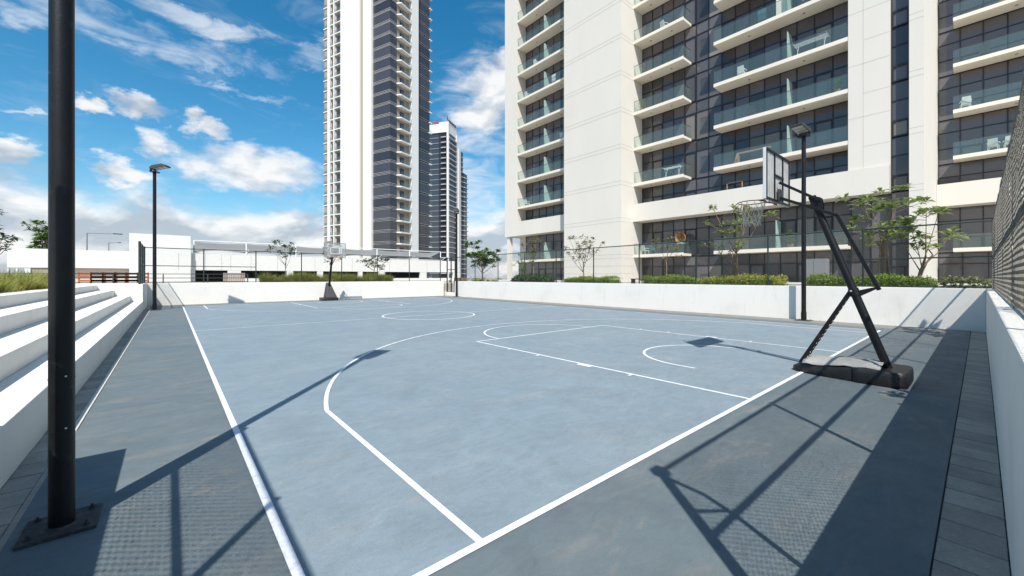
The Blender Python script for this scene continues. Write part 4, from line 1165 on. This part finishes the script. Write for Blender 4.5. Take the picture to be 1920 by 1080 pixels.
grass('ornamental_grass', [(4.7, 13.6, YE + .5, YE + 1.7)], 20000, .95, 'yellow green grass tufts in the bed behind the far end wall', 6)
grass('ornamental_grass', [(21.9, 26, 25.5, 36), (-9, -3.5, 26, 33)], 7000, .45, 'rough grass on the deck beyond the far corners', 7)

# ------------------------------------------------------------------ odds and ends beyond the far left corner
def barrier(x, y, label, m, w=2.2, h=1.0):
    O = (x, y, DZ); t = thing('site_barrier', O, label, 'barrier', 'orange site barriers by the car park')
    for i in range(4): MB().box(x + w * i / 3 - .05, x + w * i / 3 + .05, y - .05, y + .05, DZ, DZ + h).build('post', m, t, O)
    for k in range(3): MB().box(x, x + w, y - .09, y - .052, DZ + h * (.2 + .3 * k), DZ + h * (.2 + .3 * k) + .16).build('board', m, t, O)
for u, m, lb in ((148, 'orange', 'orange slatted site barrier just right of the near lamp post'), (170, 'orange2', 'yellow orange site barrier between two red ones beyond the bench steps'), (197, 'orange', 'red orange site barrier left of the white stair block'), (216, 'orange', 'red orange site barrier before the white stair block')):
    barrier(uxy(u, 46), 46, lb, m, 2.0, .95)
for u, v, hh, y, lb, side in ((163, 437, 9.5, 75, 'tall grey street lamp with a single arm above the left car park wall', 1), (204, 455, 9.5, 104, 'small far street lamp right of the taller one on the left', .5)):
    x = uxy(u, y); O = (x, y, -5); t = thing('street_lamp', O, lb, 'street lamp')
    f = x * math.sin(R(YAW)) + y * math.cos(R(YAW)); zt = 1.6 + (519.5 - v) / 750 * f
    MB().tube((x, y, -5), (x, y, zt), .11, .07, n=8).build('pole', 'grey_metal', t, O, smooth=40)
    MB().tube((x, y, zt), (x + 3.2 * side, y, zt + .1), .05, n=6).build('arm', 'grey_metal', t, O, smooth=40)
    MB().box(x + 2.4 * side, x + 3.3 * side, y - .12, y + .12, zt + .02, zt + .14).build('head', 'rail_dark', t, O)
bl = MB()
O = (-75, 120, -6)
t = thing('low_building', (-62, 62, -6), 'pale grey distant building at the far left edge', 'building')
MB().box(-66, -45, 62, 75, -6, 3.2).build('wall', 'grey_metal', t, (-62, 62, -6))
for i in range(6): MB().box(-65 + i * 3.3, -63.2 + i * 3.3, 61.94, 62.0, -1, 2.2).build('window', 'glass_far', t, (-62, 62, -6))
# far line of trees on the plain
rr = random.Random(9); ft = MB()
for i in range(260):
    a = R(YAW) + R(rr.uniform(-55, 55)); d = rr.uniform(420, 900); x, y = d * math.sin(a), d * math.cos(a); r_ = rr.uniform(5, 12); h_ = rr.uniform(3, 8)
    n = 7; vs = [(x + r_ * math.cos(6.283 * k / n) * rr.uniform(.7, 1.2), y + r_ * math.sin(6.283 * k / n) * rr.uniform(.7, 1.2), -6) for k in range(n)]
    vs += [(x + .7 * r_ * math.cos(6.283 * k / n) * rr.uniform(.6, 1.2), y + .7 * r_ * math.sin(6.283 * k / n), -6 + h_ * rr.uniform(.5, .8)) for k in range(n)] + [(x, y, -6 + h_)]
    ft.add(vs, [(k, (k + 1) % n, n + (k + 1) % n, n + k) for k in range(n)] + [(n + k, n + (k + 1) % n, 2 * n) for k in range(n)])
o = ft.build('far_trees', 'far_green'); tag(o, 'far low belt of trees on the horizon', 'trees', kind='stuff')

# ------------------------------------------------------------------ things on the balconies
def chair(x, y, z, rz, label, m='white_plastic', group='chairs on the balconies'):
    t = thing('balcony_chair', (x, y, z), label, 'chair', group, rz)
    MB().box(-.25, .25, -.25, .25, .40, .45).build('seat', m, t, bevel=.015)
    MB().add([(-.25, .2, .45), (.25, .2, .45), (.25, .25, .45), (-.25, .25, .45), (-.22, .3, .9), (.22, .3, .9), (.22, .34, .9), (-.22, .34, .9)],
             [(3, 2, 1, 0), (4, 5, 6, 7), (0, 1, 5, 4), (1, 2, 6, 5), (2, 3, 7, 6), (3, 0, 4, 7)]).build('backrest', m, t, bevel=.01)
    for sx in (-1, 1):
        for sy in (-1, 1): MB().box(sx * .22 - .02, sx * .22 + .02, sy * .22 - .02, sy * .22 + .02, 0, .4).build('leg', m, t)
        MB().box(sx * .26 - .02, sx * .26 + .02, -.22, .26, .62, .66).build('arm_rest', m, t)
def rack(x, y, z, rz, label, L=1.5):
    t = thing('drying_rack', (x, y, z), label, 'drying rack', 'drying racks on the balconies', rz)
    fr = MB()
    for sx in (-1, 1):
        fr.tube((sx * L / 2 * .8, -.28, 0), (sx * L / 2 * .8, .28, .95), .014, n=6).tube((sx * L / 2 * .8, .28, 0), (sx * L / 2 * .8, -.28, .95), .014, n=6)
    fr.build('leg_frame', 'white_metal', t)
    for i in range(7): MB().tube((-L / 2, -.28 + .093 * i, .95), (L / 2, -.28 + .093 * i, .95), .010, n=6).build('rod', 'white_metal', t)
    for sx in (-1, 1): MB().tube((sx * L / 2, -.5, .98), (sx * L / 2, .5, .98), .013, n=6).build('side_bar', 'white_metal', t)
fl = lambda n: lv(n) + .2
rack(33.6, 17.6, fl(2), R(90), 'white drying rack on the lowest short balcony beside the white shear wall')
rack(33.6, 7.6, fl(4), R(90), 'white folding drying rack on the long balcony right of the divider, above the hoop', 1.9)
o = MB().box(33.25, 33.28, 7.3, 8.0, fl(5) + .45, fl(5) + 1.12).build('hanging_towel', 'towel'); tag(o, 'white towel hung over the long balcony rail near the white pier', 'towel')
chair(33.7, 12.0, fl(4), R(90), 'white chair at the left end of the long balcony with the drying rack')
chair(33.7, 11.3, fl(3), R(90), 'dark chair on the long balcony just above the backboard', 'dark_cloth')
chair(43.6, .7, fl(3), R(100), 'white chair on the right wing balcony at its left end')
chair(43.6, -.6, fl(2), R(80), 'white chair on the lowest glass balcony of the right wing')
chair(43.6, -1.3, fl(2), R(95), 'white chair second from the left end on the lowest right wing balcony')
chair(43.7, -.2, fl(4), R(90), 'dark chair on the third glass balcony of the right wing', 'dark_cloth')
chair(33.7, 18.4, fl(6), R(70), 'pale chair on the short balcony near the top of the picture')
chair(33.7, 20.3, fl(0), R(70), 'white chair on the lowest ground side balcony by the white shear wall')
chair(33.7, 19.5, fl(0), R(110), 'teal chair on the lowest balcony by the white shear wall', 'teal_cloth')
for n, yy in ((2, 36.6), (4, 30.6), (6, 36.5), (7, 34.9)):
    chair(33.7, yy, fl(n), R(90), {2: 'pale chair on the lowest glass balcony of the left bay', 4: 'pale chair on the third glass balcony of the left bay, beside the white wall', 6: 'pale chair on the fifth glass balcony of the left bay', 7: 'pale chair on the sixth glass balcony of the left bay by the divider'}[n])
# round wicker chair on the first floor balcony
t = thing('wicker_chair', (33.7, 16.9, fl(0)), 'round orange brown wicker hanging chair on the lowest balcony', 'chair')
b = MB(); n, m = 14, 7; vs = []
for j in range(m + 1):
    for i in range(n):
        a = 2 * math.pi * i / n; r_ = .48 * math.cos((j / m) * 1.35); d = .42 * math.sin((j / m) * 1.35)
        vs.append((-.1 + d, r_ * math.cos(a), 1.35 + r_ * 1.1 * math.sin(a)))
fs = [(j * n + i, j * n + (i + 1) % n, (j + 1) * n + (i + 1) % n, (j + 1) * n + i) for j in range(m) for i in range(n)]
o = b.add(vs, fs).build('basket', 'wicker', t, smooth=60); o.modifiers.new('s', 'SOLIDIFY').thickness = .04
MB().tube((.1, 0, 0), (.1, 0, 2.1), .03, n=8).tube((.1, -.35, .02), (.1, .35, .02), .03, n=8).tube((-.35, 0, .02), (.35, 0, .02), .03, n=8).build('stand', 'rail_dark', t)
MB().box(-.12, .2, -.3, .3, .85, 1.0).build('cushion', 'white_plastic', t, bevel=.04)
# boards leaning on the balcony by the backboard and a red toy frame on the band
t = thing('trestle_table', (33.6, 11.2, fl(2)), 'wooden trestle with plank on the long balcony left of the backboard', 'table')
MB().add([(-.2, 1.0, 0), (.2, 1.0, 0), (.2, 1.35, 0), (-.2, 1.35, 0), (-.2, .95, .85), (.2, .95, .85), (.2, 1.1, .85), (-.2, 1.1, .85)], [(3, 2, 1, 0), (4, 5, 6, 7), (0, 1, 5, 4), (1, 2, 6, 5), (2, 3, 7, 6), (3, 0, 4, 7)]).build('trestle', 'stake', t)
MB().box(-.12, .12, -1.2, 1.1, .86, .95).build('plank', 'stake', t)
MB().box(-.2, .2, -1.1, -.9, 0, .85).build('trestle', 'stake', t)
t = thing('clothes_frame', (33.6, 12.5, fl(1)), 'reddish wooden frame standing behind the white band left of the backboard', 'frame')
for y in (-.55, .55): MB().box(-.03, .03, y - .03, y + .03, 0, 2.1).build('upright', 'stake', t)
MB().box(-.03, .03, -.55, .55, 2.04, 2.1).build('crossbar', 'stake', t); MB().box(-.03, .03, -.55, .55, 1.5, 1.56).build('crossbar', 'stake', t)
# cabinet at ground floor
t = thing('utility_cabinet', (27, 5.9, DZ), 'grey metal utility cabinet behind the yellow hedge', 'cabinet')
MB().box(-.35, .35, -.55, .55, 0, 1.55).build('body', 'grey_metal', t, bevel=.01)
MB().box(-.37, -.352, -.5, -.01, .1, 1.45).build('door', 'grey_metal', t); MB().box(-.37, -.352, .01, .5, .1, 1.45).build('door', 'grey_metal', t)
t = thing('deck_bench', (21.0, 13.0, DZ), 'small dark bench between the two green hedges', 'bench')
MB().box(-.2, .2, -.5, .5, .42, .47).build('seat', 'rail_dark', t)
for y in (-.45, .45): MB().box(-.18, .18, y - .03, y + .03, 0, .42).build('leg', 'rail_dark', t)

# potted plants and washing on the balconies
def pot(x, y, z, label, seed, h=.9, leaf='leaf_green'):
    rr = random.Random(seed); t = thing('potted_plant', (x, y, z), label, 'plant', 'potted plants on the balconies')
    MB().tube((0, 0, 0), (0, 0, .34), .13, .19, n=14).build('pot', 'stake', t, smooth=40)
    vs = []; fs = []
    for k in range(70):
        a = rr.uniform(0, 6.28); e = rr.uniform(.2, 1.4); r_ = rr.uniform(.05, .3)
        d = Vector((math.cos(a) * math.cos(e), math.sin(a) * math.cos(e), math.sin(e)))
        leaf_quad(vs, fs, Vector((0, 0, .34 + rr.random() * h * .6)) + d * r_ * .5, d, Vector((0, 0, 1)), .3 * rr.uniform(.6, 1.2), .09)
    b = MB(); b.v = vs; b.f = fs; b.build('leaves', leaf, t)
pot(33.5, 6.1, fl(3), 'potted plant at the right end of the long balcony above the lamp post', 1)
pot(33.5, 20.6, fl(4), 'potted plant on the short balcony against the white shear wall, third glass level', 2)
pot(33.6, 8.5, fl(6), 'potted plant beside the divider on the topmost long balcony in view', 3, 1.3)
pot(33.6, 29.2, fl(5), 'potted plant on the left bay balcony beside the white shear wall', 4)
pot(33.6, 8.8, fl(0), 'leafy potted plant on the lowest long balcony behind the hoop post', 5, 1.3)
pot(43.5, -1.0, fl(5), 'potted plant on an upper balcony of the right wing', 6)
o = MB().box(33.22, 33.25, 10.2, 10.75, fl(5) + .3, fl(5) + 1.1).build('hanging_towel', 'teal_cloth'); tag(o, 'dark teal cloth hung on the long balcony left of the divider', 'towel')
o = MB().box(33.22, 33.25, 31.3, 31.9, fl(6) + .35, fl(6) + 1.1).build('hanging_towel', 'towel'); tag(o, 'pale cloth hung on a left bay balcony rail', 'towel')
t = thing('storage_box', (33.9, 9.35, fl(5)), 'tall cream storage cabinet beside the divider on the long balcony', 'cabinet')
MB().box(-.25, .25, -.35, .35, 0, 1.75).build('body', 'slab_paint', t, bevel=.01); MB().box(-.27, -.252, -.33, -.01, .05, 1.7).build('door', 'slab_paint', t); MB().box(-.27, -.252, .01, .33, .05, 1.7).build('door', 'slab_paint', t)
